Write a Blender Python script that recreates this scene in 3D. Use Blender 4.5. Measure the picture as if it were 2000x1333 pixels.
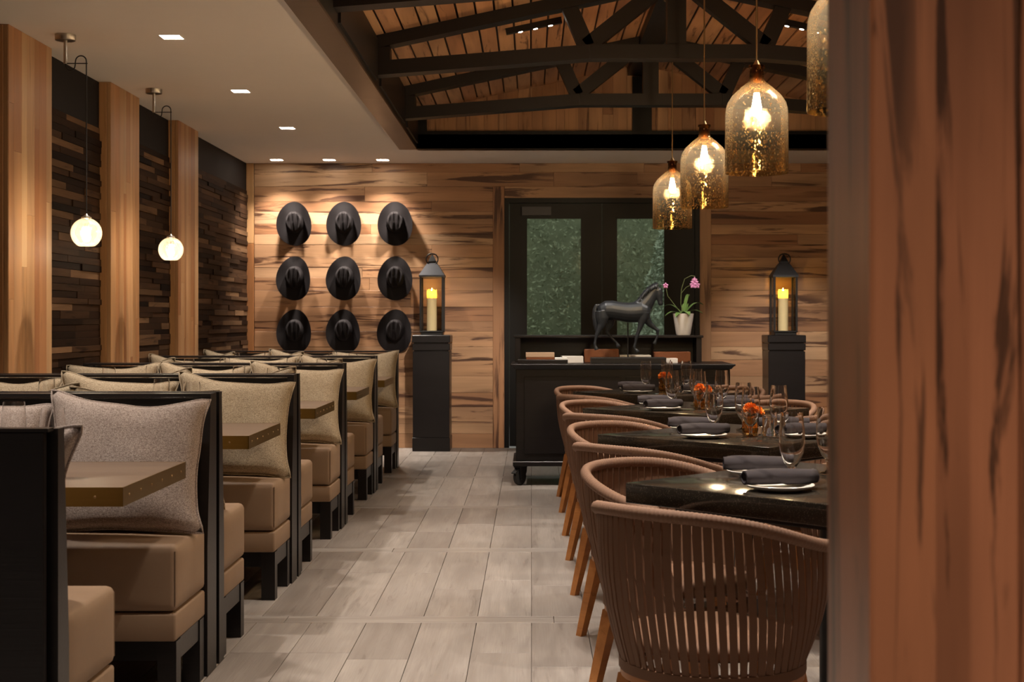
import bpy, bmesh, math, random
from mathutils import Vector, Matrix, noise as mnoise

for o in list(bpy.data.objects):
    bpy.data.objects.remove(o, do_unlink=True)
S = bpy.context.scene
C = S.collection
R = math.radians
PI = math.pi
rng = random.Random(11)

# ------------------------------------------------------------------ camera
cam = bpy.data.cameras.new('camera')
camo = bpy.data.objects.new('camera', cam)
C.objects.link(camo)
camo.location = (0, 0, 1.2)
camo.rotation_euler = (R(90), 0, 0)
cam.sensor_width = 36.0
cam.lens = 50.0
cam.shift_x = -0.019
cam.shift_y = -0.0203
cam.clip_start = 0.05
cam.dof.use_dof = True
cam.dof.focus_distance = 6.0
cam.dof.aperture_fstop = 8.0
S.camera = camo

# ------------------------------------------------------------------ world, exposure
W = bpy.data.worlds.new('World')
S.world = W
W.use_nodes = True
bg = W.node_tree.nodes['Background']
bg.inputs[0].default_value = (0.78, 0.80, 0.78, 1)
bg.inputs[1].default_value = 0.48
S.view_settings.view_transform = 'Standard'
S.view_settings.look = 'None'
S.view_settings.gamma = 1.0
S.view_settings.use_curve_mapping = False
S.view_settings.exposure = 1.6
S.cycles.transparent_max_bounces = 32

WARM = (1.0, 0.89, 0.78)
E_DOWN = 54.0      # ceiling downlights over the booths
E_WASH = 58.0      # wall washers over the hats
E_TRACK = 44.0     # track heads on the roof
E_ENTRY = 54.0     # downlights of the entry side
E_BULB = 420.0     # bottle pendants
E_GLOBE = 30.0

# ------------------------------------------------------------------ dimensions
ZC = 2.674         # flat ceiling
YB = 13.36         # back wall
XL = -2.675        # left wall
XR = 4.2
YF = -2.4
RX = 0.92          # ridge line
XI0, XI1 = -0.98, 2.82      # inner faces of the roof well

# ------------------------------------------------------------------ materials
class NT:
    def __init__(self, name):
        self.m = bpy.data.materials.new(name)
        self.m.use_nodes = True
        self.t = self.m.node_tree
        self.b = self.t.nodes['Principled BSDF']
        self.out = self.t.nodes['Material Output']
    def n(self, typ, **kw):
        nd = self.t.nodes.new(typ)
        for k, v in kw.items():
            setattr(nd, k, v)
        return nd
    def l(self, a, b):
        self.t.links.new(a, b)
    def math(self, op, a, b=None, clamp=False):
        nd = self.n('ShaderNodeMath', operation=op, use_clamp=clamp)
        for i, v in enumerate((a, b)):
            if v is None: continue
            if isinstance(v, (int, float)): nd.inputs[i].default_value = v
            else: self.l(v, nd.inputs[i])
        return nd.outputs[0]
    def mix(self, f, a, b, blend='MIX'):
        nd = self.n('ShaderNodeMix', data_type='RGBA', blend_type=blend)
        for i, v in ((0, f), (6, a), (7, b)):
            if isinstance(v, (int, float)): nd.inputs[i].default_value = v
            elif isinstance(v, tuple): nd.inputs[i].default_value = (*v[:3], 1)
            else: self.l(v, nd.inputs[i])
        return nd.outputs[2]
    def ramp(self, f, stops, interp='LINEAR'):
        nd = self.n('ShaderNodeValToRGB')
        cr = nd.color_ramp
        cr.interpolation = interp
        while len(cr.elements) < len(stops): cr.elements.new(0.5)
        for e, (p, c) in zip(cr.elements, stops):
            e.position = p
            e.color = (*c[:3], 1) if isinstance(c, tuple) else (c, c, c, 1)
        self.l(f, nd.inputs[0])
        return nd.outputs[0]
    def coords(self, scale=(1, 1, 1), off=None):
        tc = self.n('ShaderNodeTexCoord').outputs['Object']
        if off is not None:
            cx = self.n('ShaderNodeCombineXYZ')
            for i, k in enumerate((37.0, 91.0, 53.0)):
                self.l(self.math('MULTIPLY', off, k), cx.inputs[i])
            ad = self.n('ShaderNodeVectorMath', operation='ADD')
            self.l(tc, ad.inputs[0]); self.l(cx.outputs[0], ad.inputs[1])
            tc = ad.outputs[0]
        ml = self.n('ShaderNodeVectorMath', operation='MULTIPLY')
        self.l(tc, ml.inputs[0]); ml.inputs[1].default_value = scale
        return ml.outputs[0]
    def rnd(self):
        a = self.n('ShaderNodeObjectInfo').outputs['Random']
        b = self.n('ShaderNodeNewGeometry').outputs['Random Per Island']
        return self.math('FRACT', self.math('ADD', a, b))
    def noise(self, vec, scale=1.0, detail=4.0, rough=0.55, dist=0.0):
        nd = self.n('ShaderNodeTexNoise')
        nd.inputs['Scale'].default_value = scale
        nd.inputs['Detail'].default_value = detail
        nd.inputs['Roughness'].default_value = rough
        nd.inputs['Distortion'].default_value = dist
        self.l(vec, nd.inputs['Vector'])
        return nd.outputs[0]
    def voronoi(self, vec, scale=1.0):
        nd = self.n('ShaderNodeTexVoronoi')
        nd.inputs['Scale'].default_value = scale
        self.l(vec, nd.inputs['Vector'])
        return nd
    def bump(self, h, strength=0.2, dist=0.002):
        nd = self.n('ShaderNodeBump')
        nd.inputs['Strength'].default_value = strength
        nd.inputs['Distance'].default_value = dist
        self.l(h, nd.inputs['Height'])
        self.l(nd.outputs[0], self.b.inputs['Normal'])
        return nd.outputs[0]
    def set(self, **kw):
        for k, v in kw.items():
            s = self.b.inputs[k.replace('_', ' ')]
            if isinstance(v, (int, float)): s.default_value = v
            elif isinstance(v, tuple): s.default_value = (*v[:3], 1)
            else: self.l(v, s)

M = {}
def plain(name, col, rough=0.5, metal=0.0, spec=0.5, var=0.0, vs=8.0):
    t = NT(name)
    if var:
        f = t.noise(t.coords(), vs, 4)
        t.set(Base_Color=t.mix(f, tuple(c * (1 - var) for c in col), tuple(min(1, c * (1 + var)) for c in col)))
    else:
        t.set(Base_Color=col)
    t.set(Roughness=rough, Metallic=metal, Specular_IOR_Level=spec)
    M[name] = t.m
    return t

def wood(name, bases, dark, streak=0.8, rough=0.5, s=1.0, lo=0.57, hi=0.66, grain=0.25, bump=0.12):
    t = NT(name)
    r = t.rnd()
    base = t.ramp(r, [(i / max(1, len(bases) - 1), b) for i, b in enumerate(bases)])
    broad = t.noise(t.coords((0.7 * s, 6 * s, 6 * s), r), 1.0, 3, 0.5, 0.6)
    fine = t.noise(t.coords((2.2 * s, 85 * s, 85 * s), r), 1.0, 5, 0.6)
    stk = t.noise(t.coords((1.15 * s, 15 * s, 15 * s), r), 1.0, 5, 0.6, 0.9)
    msk = t.noise(t.coords((0.55 * s, 2.2 * s, 2.2 * s), r), 1.0, 2)
    c = t.mix(t.ramp(broad, [(0.36, 0.0), (0.68, 0.75)]), base, t.mix(0.62, base, dark))
    c = t.mix(t.math('MULTIPLY', t.ramp(fine, [(0.35, 0.0), (0.7, 1.0)]), grain), c, t.mix(0.5, base, dark))
    sf = t.math('MULTIPLY', t.ramp(stk, [(lo, 0.0), (hi, 1.0)]), t.ramp(msk, [(0.40, 0.0), (0.52, 1.0)]))
    c = t.mix(t.math('MULTIPLY', sf, streak), c, dark)
    t.set(Base_Color=c, Roughness=rough, Specular_IOR_Level=0.4)
    if bump:
        t.bump(fine, bump, 0.002)
    M[name] = t.m
    return t

wood('maple', [(0.56, 0.325, 0.17), (0.44, 0.22, 0.105), (0.62, 0.40, 0.23), (0.36, 0.165, 0.075), (0.55, 0.33, 0.18), (0.48, 0.255, 0.13)],
     (0.070, 0.026, 0.012), 0.95, 0.5, 1.0, 0.53, 0.60)
wood('pillar_wood', [(0.52, 0.29, 0.125), (0.40, 0.185, 0.07), (0.60, 0.38, 0.19), (0.36, 0.15, 0.055), (0.47, 0.25, 0.105)],
     (0.10, 0.036, 0.014), 0.55, 0.40, 1.0, 0.60, 0.72)
wood('roof_wood', [(0.60, 0.33, 0.18), (0.52, 0.26, 0.13), (0.66, 0.40, 0.22), (0.46, 0.22, 0.11)],
     (0.07, 0.026, 0.012), 0.85, 0.55)
wood('gable_wood', [(0.52, 0.29, 0.145), (0.44, 0.225, 0.105), (0.58, 0.34, 0.18), (0.33, 0.15, 0.07)],
     (0.07, 0.026, 0.012), 0.85, 0.55)
wood('jamb_wood', [(0.43, 0.16, 0.075), (0.38, 0.14, 0.062)], (0.06, 0.026, 0.014), 0.9, 0.34, 1.8, 0.545, 0.60)
wood('teak', [(0.56, 0.235, 0.07), (0.50, 0.20, 0.058)], (0.16, 0.05, 0.014), 0.4, 0.42, 2.0)
wood('table_wood', [(0.175, 0.115, 0.074), (0.155, 0.10, 0.064)], (0.07, 0.036, 0.02), 0.5, 0.36, 1.4)
wood('dark_wood', [(0.0105, 0.008, 0.0083), (0.009, 0.007, 0.0075)], (0.004, 0.003, 0.003), 0.5, 0.36, 1.5, bump=0.25)
wood('beam_wood', [(0.010, 0.0065, 0.0058), (0.0085, 0.0055, 0.005)], (0.005, 0.004, 0.004), 0.5, 0.45, 1.2)
wood('soffit_wood', [(0.105, 0.066, 0.043), (0.09, 0.058, 0.038)], (0.06, 0.036, 0.024), 0.5, 0.34, 1.2)
wood('reclaimed', [(0.034, 0.017, 0.009), (0.070, 0.036, 0.019), (0.010, 0.0055, 0.004), (0.085, 0.045, 0.024), (0.020, 0.010, 0.006),
                   (0.050, 0.025, 0.013), (0.007, 0.004, 0.003), (0.060, 0.030, 0.016), (0.22, 0.125, 0.066), (0.016, 0.0085, 0.0055)],
     (0.006, 0.0035, 0.003), 0.7, 0.6, 2.0)
M['reclaimed'].node_tree.nodes['Principled BSDF'].inputs['Specular IOR Level'].default_value = 0.04
wood('floor_wood', [(0.36, 0.322, 0.288), (0.30, 0.262, 0.232), (0.39, 0.350, 0.315), (0.27, 0.235, 0.208), (0.345, 0.308, 0.276)],
     (0.13, 0.105, 0.088), 0.55, 0.42, 2.2, 0.57, 0.70, 0.6, 0.4)

plain('plaster', (0.78, 0.73, 0.67), 0.85, var=0.02)
plain('grout', (0.16, 0.13, 0.11), 0.8)
plain('dark_wall', (0.011, 0.0085, 0.0085), 0.7, spec=0.2)
plain('black_frame', (0.0035, 0.003, 0.003), 0.42, spec=0.25)
plain('black_metal', (0.012, 0.011, 0.011), 0.42, 0.3)
plain('grey_metal', (0.048, 0.050, 0.057), 0.45, 0.4)
plain('nickel', (0.42, 0.39, 0.35), 0.32, 1.0)
plain('brass_rod', (0.36, 0.24, 0.12), 0.4, 1.0)
plain('rubber', (0.012, 0.012, 0.012), 0.6)
plain('ceramic', (0.80, 0.77, 0.72), 0.22)
plain('pot_white', (0.78, 0.77, 0.76), 0.35)
plain('paper', (0.80, 0.79, 0.78), 0.8)
plain('leather', (0.20, 0.065, 0.022), 0.5, var=0.15, vs=30)
plain('book_tan', (0.52, 0.37, 0.26), 0.6)
plain('wax', (0.80, 0.72, 0.50), 0.5)
plain('leaf', (0.13, 0.24, 0.07), 0.45, var=0.35, vs=40)
plain('stem', (0.12, 0.15, 0.06), 0.6)
plain('petal_pink', (0.62, 0.28, 0.55), 0.6, var=0.2, vs=60)
plain('petal_orange', (0.95, 0.27, 0.02), 0.6, var=0.25, vs=90)
plain('hedge_leaf', (0.22, 0.25, 0.145), 0.8, var=0.35, vs=9)
plain('pine_leaf', (0.30, 0.36, 0.25), 0.7, var=0.4, vs=7)
plain('soil', (0.035, 0.025, 0.018), 0.9)
plain('bark', (0.06, 0.045, 0.035), 0.9)
plain('paving', (0.25, 0.24, 0.22), 0.9, var=0.15)
plain('wood_casing', (0.30, 0.165, 0.085), 0.5)

t = plain('bronze', (0.028, 0.034, 0.042), 0.40, 0.35)
f = t.noise(t.coords(), 30, 4); t.bump(f, 0.15, 0.003)
t = plain('felt', (0.0095, 0.007, 0.0075), 0.75, spec=0.22)
f = t.noise(t.coords(), 260, 2); t.bump(f, 0.25, 0.001)
t = plain('upholstery', (0.255, 0.165, 0.098), 0.62, spec=0.28)
f = t.noise(t.coords(), 9, 5); g = t.noise(t.coords(), 420, 2)
t.set(Base_Color=t.mix(f, (0.235, 0.155, 0.098), (0.29, 0.195, 0.128))); t.bump(g, 0.12, 0.001)
t = plain('strap', (0.185, 0.098, 0.058), 0.7, spec=0.3)
g = t.noise(t.coords((300, 300, 80)), 1, 2); t.bump(g, 0.3, 0.001)
t = plain('rope', (0.235, 0.135, 0.088), 0.7, spec=0.3)
g = t.noise(t.coords(), 240, 2); t.bump(g, 0.3, 0.001)
t = plain('napkin', (0.040, 0.034, 0.038), 0.85, spec=0.2)
g = t.noise(t.coords(), 500, 2); t.bump(g, 0.3, 0.001)

def tweed(name, a, b, c):
    t = NT(name)
    f = t.noise(t.coords((300, 300, 300)), 1, 3, 0.7)
    g = t.noise(t.coords((95, 240, 240)), 1, 2, 0.6)
    col = t.mix(t.ramp(f, [(0.42, 0.0), (0.60, 1.0)]), a, b)
    col = t.mix(t.ramp(g, [(0.55, 0.0), (0.70, 0.8)]), col, c)
    t.set(Base_Color=col, Roughness=0.9, Specular_IOR_Level=0.15)
    t.bump(f, 0.6, 0.002)
    M[name] = t.m
tweed('tweed_beige', (0.28, 0.22, 0.15), (0.50, 0.41, 0.29), (0.19, 0.145, 0.095))
tweed('tweed_cool_lit', (0.27, 0.215, 0.19), (0.50, 0.42, 0.375), (0.18, 0.14, 0.12))  # same tweed as the beige, with cooler light put into its colour

t = NT('stone')
v = t.voronoi(t.coords(), 420).outputs['Color']
sx = t.n('ShaderNodeSeparateColor'); t.l(v, sx.inputs[0])
t.set(Base_Color=t.mix(t.ramp(sx.outputs[0], [(0.86, 0.0), (0.97, 1.0)]), (0.026, 0.021, 0.016), (0.085, 0.07, 0.052)), Roughness=0.10, Specular_IOR_Level=0.45)
M['stone'] = t.m

t = NT('brass_edge')
f = t.noise(t.coords((2, 2, 30)), 3, 4)
t.set(Base_Color=t.mix(f, (0.19, 0.115, 0.028), (0.25, 0.155, 0.042)), Metallic=0.9, Roughness=0.38)
M['brass_edge'] = t.m

t = NT('glass')
t.set(Base_Color=(1, 1, 1), Roughness=0.0, IOR=1.45, Transmission_Weight=1.0)
M['glass'] = t.m
t = NT('amber_glass')
t.set(Base_Color=(1.0, 0.62, 0.20), Roughness=0.05, IOR=1.45, Transmission_Weight=1.0)
M['amber_glass'] = t.m

def thin_glass(name, tint, refl_tint, blend, bumps=0.0, vscale=120.0, haze=0.0, haze_col=(0.5, 0.4, 0.25), ombre=None):
    t = NT(name)
    t.t.nodes.remove(t.b)
    tr = t.n('ShaderNodeBsdfTransparent')
    gl = t.n('ShaderNodeBsdfGlossy')
    gl.inputs['Roughness'].default_value = 0.05 if not bumps else 0.12
    gl.inputs['Color'].default_value = (*refl_tint, 1)
    lw = t.n('ShaderNodeFresnel'); lw.inputs['IOR'].default_value = blend
    mx = t.n('ShaderNodeMixShader')
    t.l(lw.outputs[0], mx.inputs[0]); t.l(tr.outputs[0], mx.inputs[1]); t.l(gl.outputs[0], mx.inputs[2])
    last = mx.outputs[0]
    tr.inputs[0].default_value = (*tint, 1)
    if bumps:
        co = t.coords((1, 1, 0.6))
        h = t.voronoi(co, vscale).outputs['Distance']
        bp = t.n('ShaderNodeBump'); bp.inputs['Strength'].default_value = bumps; bp.inputs['Distance'].default_value = 0.004
        t.l(h, bp.inputs['Height'])
        t.l(bp.outputs[0], gl.inputs['Normal'])
    if haze:
        df = t.n('ShaderNodeBsdfTranslucent'); df.inputs[0].default_value = (*haze_col, 1)
        d2 = t.n('ShaderNodeBsdfDiffuse'); d2.inputs[0].default_value = (*haze_col, 1)
        ma = t.n('ShaderNodeMixShader'); ma.inputs[0].default_value = 0.5
        t.l(df.outputs[0], ma.inputs[1]); t.l(d2.outputs[0], ma.inputs[2])
        m2 = t.n('ShaderNodeMixShader'); m2.inputs[0].default_value = haze
        t.l(last, m2.inputs[1]); t.l(ma.outputs[0], m2.inputs[2])
        if ombre:
            sz = t.n('ShaderNodeSeparateXYZ'); t.l(t.coords(), sz.inputs[0])
            fz = t.ramp(sz.outputs[2], [(0.0, haze * 1.9), (ombre, haze * 0.7)])
            nf = t.noise(t.coords(), 160, 3)
            t.l(t.math('MULTIPLY', fz, t.ramp(nf, [(0.35, 0.5), (0.7, 1.5)])), m2.inputs[0])
        last = m2.outputs[0]
    t.l(last, t.out.inputs[0])
    M[name] = t.m
t = NT('bottle_glass')
t.t.nodes.remove(t.b)
sz = t.n('ShaderNodeSeparateXYZ'); t.l(t.coords(), sz.inputs[0])
tr = t.n('ShaderNodeBsdfTransparent')
t.l(t.ramp(sz.outputs[2], [(0.0, (0.76, 0.68, 0.50)), (0.20, (0.89, 0.85, 0.77)), (0.30, (0.93, 0.90, 0.85)), (0.345, (0.80, 0.66, 0.46)), (0.38, (0.50, 0.33, 0.17))]), tr.inputs[0])
vo = t.voronoi(t.coords((1, 1, 0.7)), 190)
bp = t.n('ShaderNodeBump'); bp.inputs['Strength'].default_value = 0.30; bp.inputs['Distance'].default_value = 0.004
t.l(vo.outputs['Distance'], bp.inputs['Height'])
gl = t.n('ShaderNodeBsdfGlossy'); gl.inputs['Roughness'].default_value = 0.03; gl.inputs['Color'].default_value = (1.0, 0.88, 0.66, 1)
t.l(bp.outputs[0], gl.inputs['Normal'])
fr = t.n('ShaderNodeFresnel'); fr.inputs['IOR'].default_value = 1.25
mx = t.n('ShaderNodeMixShader'); t.l(fr.outputs[0], mx.inputs[0]); t.l(tr.outputs[0], mx.inputs[1]); t.l(gl.outputs[0], mx.inputs[2])
# gilded flecks in the glass, thicker towards the open rim
g2 = t.n('ShaderNodeBsdfGlossy'); g2.inputs['Roughness'].default_value = 0.16; g2.inputs['Color'].default_value = (1.0, 0.76, 0.40, 1)
b2 = t.n('ShaderNodeBump'); b2.inputs['Strength'].default_value = 1.0; b2.inputs['Distance'].default_value = 0.012
sc_ = t.n('ShaderNodeSeparateColor'); t.l(vo.outputs['Color'], sc_.inputs[0])
t.l(sc_.outputs[1], b2.inputs['Height']); t.l(b2.outputs[0], g2.inputs['Normal'])
fl_ = t.math('GREATER_THAN', sc_.outputs[0], t.ramp(sz.outputs[2], [(0.0, 0.74), (0.14, 0.88), (0.24, 0.98)]))
m2 = t.n('ShaderNodeMixShader'); t.l(t.math('MULTIPLY', fl_, 0.6), m2.inputs[0]); t.l(mx.outputs[0], m2.inputs[1]); t.l(g2.outputs[0], m2.inputs[2])
tl = t.n('ShaderNodeBsdfTranslucent'); tl.inputs[0].default_value = (0.55, 0.51, 0.45, 1)
m3 = t.n('ShaderNodeMixShader'); m3.inputs[0].default_value = 0.0045; t.l(m2.outputs[0], m3.inputs[1]); t.l(tl.outputs[0], m3.inputs[2])
t.l(m3.outputs[0], t.out.inputs[0])
M['bottle_glass'] = t.m
thin_glass('globe_glass', (0.97, 0.93, 0.86), (1.0, 0.92, 0.82), 1.5, 0.35, 60.0, 0.07, (0.85, 0.78, 0.68))
thin_glass('pane_glass', (0.92, 0.95, 0.93), (1, 1, 1), 1.25)
thin_glass('lantern_glass', (0.97, 0.95, 0.90), (1, 1, 1), 1.25)

def emit(name, col, s):
    t = NT(name)
    t.t.nodes.remove(t.b)
    e = t.n('ShaderNodeEmission'); e.inputs[0].default_value = (*col, 1); e.inputs[1].default_value = s
    t.l(e.outputs[0], t.out.inputs[0])
    M[name] = t.m
emit('bulb_bottle', (1.0, 0.78, 0.52), E_BULB)
emit('bulb_globe', (1.0, 0.88, 0.72), E_GLOBE)
emit('lens', (1.0, 0.90, 0.76), 14.0)
emit('flame', (1.0, 0.66, 0.16), 60.0)
t = plain('wax_thin', (0.80, 0.72, 0.50), 0.5)
tl = t.n('ShaderNodeBsdfTranslucent'); tl.inputs[0].default_value = (0.86, 0.74, 0.44, 1)
mx = t.n('ShaderNodeMixShader'); mx.inputs[0].default_value = 0.6
t.l(t.b.outputs[0], mx.inputs[1]); t.l(tl.outputs[0], mx.inputs[2]); t.l(mx.outputs[0], t.out.inputs[0])

# ------------------------------------------------------------------ mesh helpers
class MB:
    def __init__(self):
        self.v = []; self.f = []
    def add(self, vs, fs):
        k = len(self.v)
        self.v += [tuple(p) for p in vs]
        self.f += [tuple(i + k for i in f) for f in fs]
        return self
    def box(self, x0, x1, y0, y1, z0, z1):
        return self.add([(x0, y0, z0), (x1, y0, z0), (x1, y1, z0), (x0, y1, z0), (x0, y0, z1), (x1, y0, z1), (x1, y1, z1), (x0, y1, z1)],
                        [(0, 3, 2, 1), (4, 5, 6, 7), (0, 1, 5, 4), (1, 2, 6, 5), (2, 3, 7, 6), (3, 0, 4, 7)])
    def rings(self, rings, cap=True, closed=False):
        n = len(rings[0]); k = len(self.v)
        for r in rings: self.v += [tuple(p) for p in r]
        m = len(rings)
        for i in range(m if closed else m - 1):
            a = k + i * n; b = k + ((i + 1) % m) * n
            for j in range(n):
                self.f.append((a + j, a + (j + 1) % n, b + (j + 1) % n, b + j))
        if cap and not closed:
            self.f.append(tuple(k + j for j in reversed(range(n))))
            self.f.append(tuple(k + (m - 1) * n + j for j in range(n)))
        return self
    def lathe(self, prof, n=24, c=(0, 0, 0), cap=True):
        rs = []
        for r, z in prof:
            r = max(r, 1e-5)
            rs.append([(c[0] + r * math.cos(2 * PI * j / n), c[1] + r * math.sin(2 * PI * j / n), c[2] + z) for j in range(n)])
        return self.rings(rs, cap)
    def shell(self, prof, n=24, c=(0, 0, 0)):
        """closed profile loop (outer then inner): glass with thickness"""
        rs = []
        for r, z in prof:
            r = max(r, 1e-5)
            rs.append([(c[0] + r * math.cos(2 * PI * j / n), c[1] + r * math.sin(2 * PI * j / n), c[2] + z) for j in range(n)])
        return self.rings(rs, False, True)
    def tube(self, path, rad, n=8, cap=True, closed=False, squash=None):
        path = [Vector(p) for p in path]
        m = len(path); rs = []
        up = None
        for i, p in enumerate(path):
            if closed: tg = path[(i + 1) % m] - path[i - 1]
            else: tg = path[min(i + 1, m - 1)] - path[max(i - 1, 0)]
            tg.normalize()
            if up is None:
                up = Vector((0, 0, 1)) if abs(tg.z) < 0.9 else Vector((1, 0, 0))
            sd = tg.cross(up)
            if sd.length < 1e-6: sd = tg.orthogonal()
            sd.normalize(); up2 = sd.cross(tg).normalized(); up = up2
            r = rad(i / (m - 1)) if callable(rad) else (rad[i] if isinstance(rad, (list, tuple)) else rad)
            a, b = (r, r) if squash is None else (r * squash[0], r * squash[1])
            rs.append([p + sd * (a * math.cos(2 * PI * j / n)) + up2 * (b * math.sin(2 * PI * j / n)) for j in range(n)])
        return self.rings(rs, cap, closed)
    def prism(self, poly, axis, a, b):
        """extrude 2-D polygon (the two other axes, in order) along axis"""
        def mk(u, v, w):
            if axis == 0: return (w, u, v)
            if axis == 1: return (u, w, v)
            return (u, v, w)
        n = len(poly)
        return self.add([mk(u, v, a) for u, v in poly] + [mk(u, v, b) for u, v in poly],
                        [tuple(range(n)), tuple(range(2 * n - 1, n - 1, -1))] + [(i, i + n, (i + 1) % n + n, (i + 1) % n) for i in range(n)])
    def bar(self, a, b, w, h, up=(0, 0, 1)):
        a, b = Vector(a), Vector(b); t = (b - a).normalized(); u = Vector(up)
        s = t.cross(u).normalized(); u = s.cross(t)
        r = [[p + s * (w / 2 * i) + u * (h / 2 * j) for i, j in ((-1, -1), (1, -1), (1, 1), (-1, 1))] for p in (a, b)]
        return self.rings(r)
    def mesh(self, name, mat=None, smooth=None):
        me = bpy.data.meshes.new(name)
        me.from_pydata(self.v, [], self.f)
        bm = bmesh.new(); bm.from_mesh(me)
        bmesh.ops.recalc_face_normals(bm, faces=bm.faces)
        if smooth is not None:
            lim = R(smooth)
            for f in bm.faces: f.smooth = True
            for e in bm.edges:
                if len(e.link_faces) == 2 and e.calc_face_angle(0) > lim: e.smooth = False
        bm.to_mesh(me); bm.free()
        if mat: me.materials.append(M[mat])
        return me
    def build(self, name, mat, parent=None, smooth=None, loc=None, rot=None):
        return link(name, self.mesh(name, mat, smooth), parent, loc, rot)

def link(name, me, parent=None, loc=None, rot=None):
    o = bpy.data.objects.new(name, me)
    C.objects.link(o)
    if parent: o.parent = parent
    if loc: o.location = loc
    if rot: o.rotation_euler = rot
    return o

def rbox_mesh(name, x0, x1, y0, y1, z0, z1, r, seg, mat):
    bm = bmesh.new()
    bmesh.ops.create_cube(bm, size=1.0)
    for v in bm.verts:
        v.co = Vector(((x0 + x1) / 2 + v.co.x * (x1 - x0), (y0 + y1) / 2 + v.co.y * (y1 - y0), (z0 + z1) / 2 + v.co.z * (z1 - z0)))
    bmesh.ops.bevel(bm, geom=list(bm.edges), offset=r, segments=seg, profile=0.5, affect='EDGES', clamp_overlap=True)
    for f in bm.faces: f.smooth = seg > 1
    for e in bm.edges:
        if len(e.link_faces) == 2 and e.calc_face_angle(0) > R(50): e.smooth = False
    me = bpy.data.meshes.new(name)
    bm.to_mesh(me); bm.free()
    me.materials.append(M[mat])
    return me
def rbox(name, x0, x1, y0, y1, z0, z1, r, mat, parent=None, seg=1):
    return link(name, rbox_mesh(name, x0, x1, y0, y1, z0, z1, r, seg, mat), parent)

def tag(o, label, cat, group=None):
    o['label'] = label; o['category'] = cat
    if group: o['group'] = group
    return o
def thing(name, label, cat, loc=(0, 0, 0), rotz=0.0, group=None):
    o = bpy.data.objects.new(name, None)
    o.empty_display_size = 0.1
    C.objects.link(o)
    o.location = loc; o.rotation_euler = (0, 0, rotz)
    return tag(o, label, cat, group)
def struct(o):
    o['kind'] = 'structure'; return o
def sempty(name, loc=(0, 0, 0)):
    o = bpy.data.objects.new(name, None); C.objects.link(o); o.location = loc
    return struct(o)
def kids(o): return [c for c in C.objects if c.parent == o]
KID = {}
def reg(root):
    """remember the tree of a prototype so that copies are quick"""
    KID[root.name] = [(c, [d for d in C.objects if d.parent == c]) for c in C.objects if c.parent == root]
    return root
def dup(root, loc, rotz=0.0, label=None):
    r = root.copy(); C.objects.link(r)
    r.location = loc; r.rotation_euler = (0, 0, rotz)
    if label: r['label'] = label
    for c, ds in KID.get(root.name, ()):
        k = c.copy(); C.objects.link(k); k.parent = r
        for d in ds:
            e = d.copy(); C.objects.link(e); e.parent = k
    return r

BOARD = {}
def board_mesh(L, Wd, T, mat, ch=0.003):
    key = (round(L, 3), round(Wd, 3), round(T, 3), mat, ch)
    if key not in BOARD:
        l, w = L / 2, Wd / 2
        m = MB()
        def rg(a, b, z): return [(-a, -b, z), (a, -b, z), (a, b, z), (-a, b, z)]
        m.rings([rg(l, w, 0), rg(l, w, T - ch), rg(l - ch, w - ch, T)])
        BOARD[key] = m.mesh('board', mat)
    return BOARD[key]
def board(name, parent, p, xa, ya, L, Wd, T, mat, ch=0.003):
    """board centred at p (on its back face), length along xa, width along ya, proud along xa x ya"""
    xa, ya = Vector(xa).normalized(), Vector(ya).normalized()
    za = xa.cross(ya)
    o = bpy.data.objects.new(name, board_mesh(L, Wd, T, mat, ch))
    C.objects.link(o)
    if parent: o.parent = parent
    m = Matrix((xa, ya, za)).transposed().to_4x4()
    m.translation = Vector(p)
    if parent: m = Matrix.Translation(-parent.location) @ m
    o.matrix_local = m
    return o

def spot(name, parent, loc, aim, energy, angle=95, blend=0.8, radius=0.04, col=WARM):
    l = bpy.data.lights.new(name, 'SPOT')
    l.energy = energy; l.color = col; l.spot_size = R(angle); l.spot_blend = blend; l.shadow_soft_size = radius
    o = bpy.data.objects.new(name, l); C.objects.link(o)
    if parent: o.parent = parent
    o.location = loc
    o.rotation_euler = (Vector(aim)).to_track_quat('-Z', 'Y').to_euler()
    return o

# ================================================================== ROOM SHELL
# floor: grout bed, then planks in blocks split by cross rows
floor = struct(MB().box(XL, XR, YF, YB, -0.12, -0.012).build('floor', 'grout'))
PW = 0.2181; PT = 0.012; GAP = 0.0024
rest = MB()          # planks out of sight, joined (local x = world y)
def plank(xc, yc, L, Wd, along_y):
    vis = -1.5 < xc < 1.95 and 4.3 < yc < 13.4
    if vis:
        if along_y: board('floor_plank', floor, (xc, yc, -PT), (0, 1, 0), (-1, 0, 0), L - GAP, Wd - GAP, PT, 'floor_wood', 0.0012)
        else: board('floor_plank', floor, (xc, yc, -PT), (1, 0, 0), (0, 1, 0), L - GAP, Wd - GAP, PT, 'floor_wood', 0.0012)
    else:
        hx, hy = (Wd - GAP) / 2, (L - GAP) / 2
        if not along_y: hx, hy = hy, hx
        rest.box(yc - hy, yc + hy, -xc - hx, -xc + hx, -PT, 0)
cw = 0.125
cross = [5.70 + 1.72 * k for k in range(-5, 5)]
edges = [YF] + cross + [YB]
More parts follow.
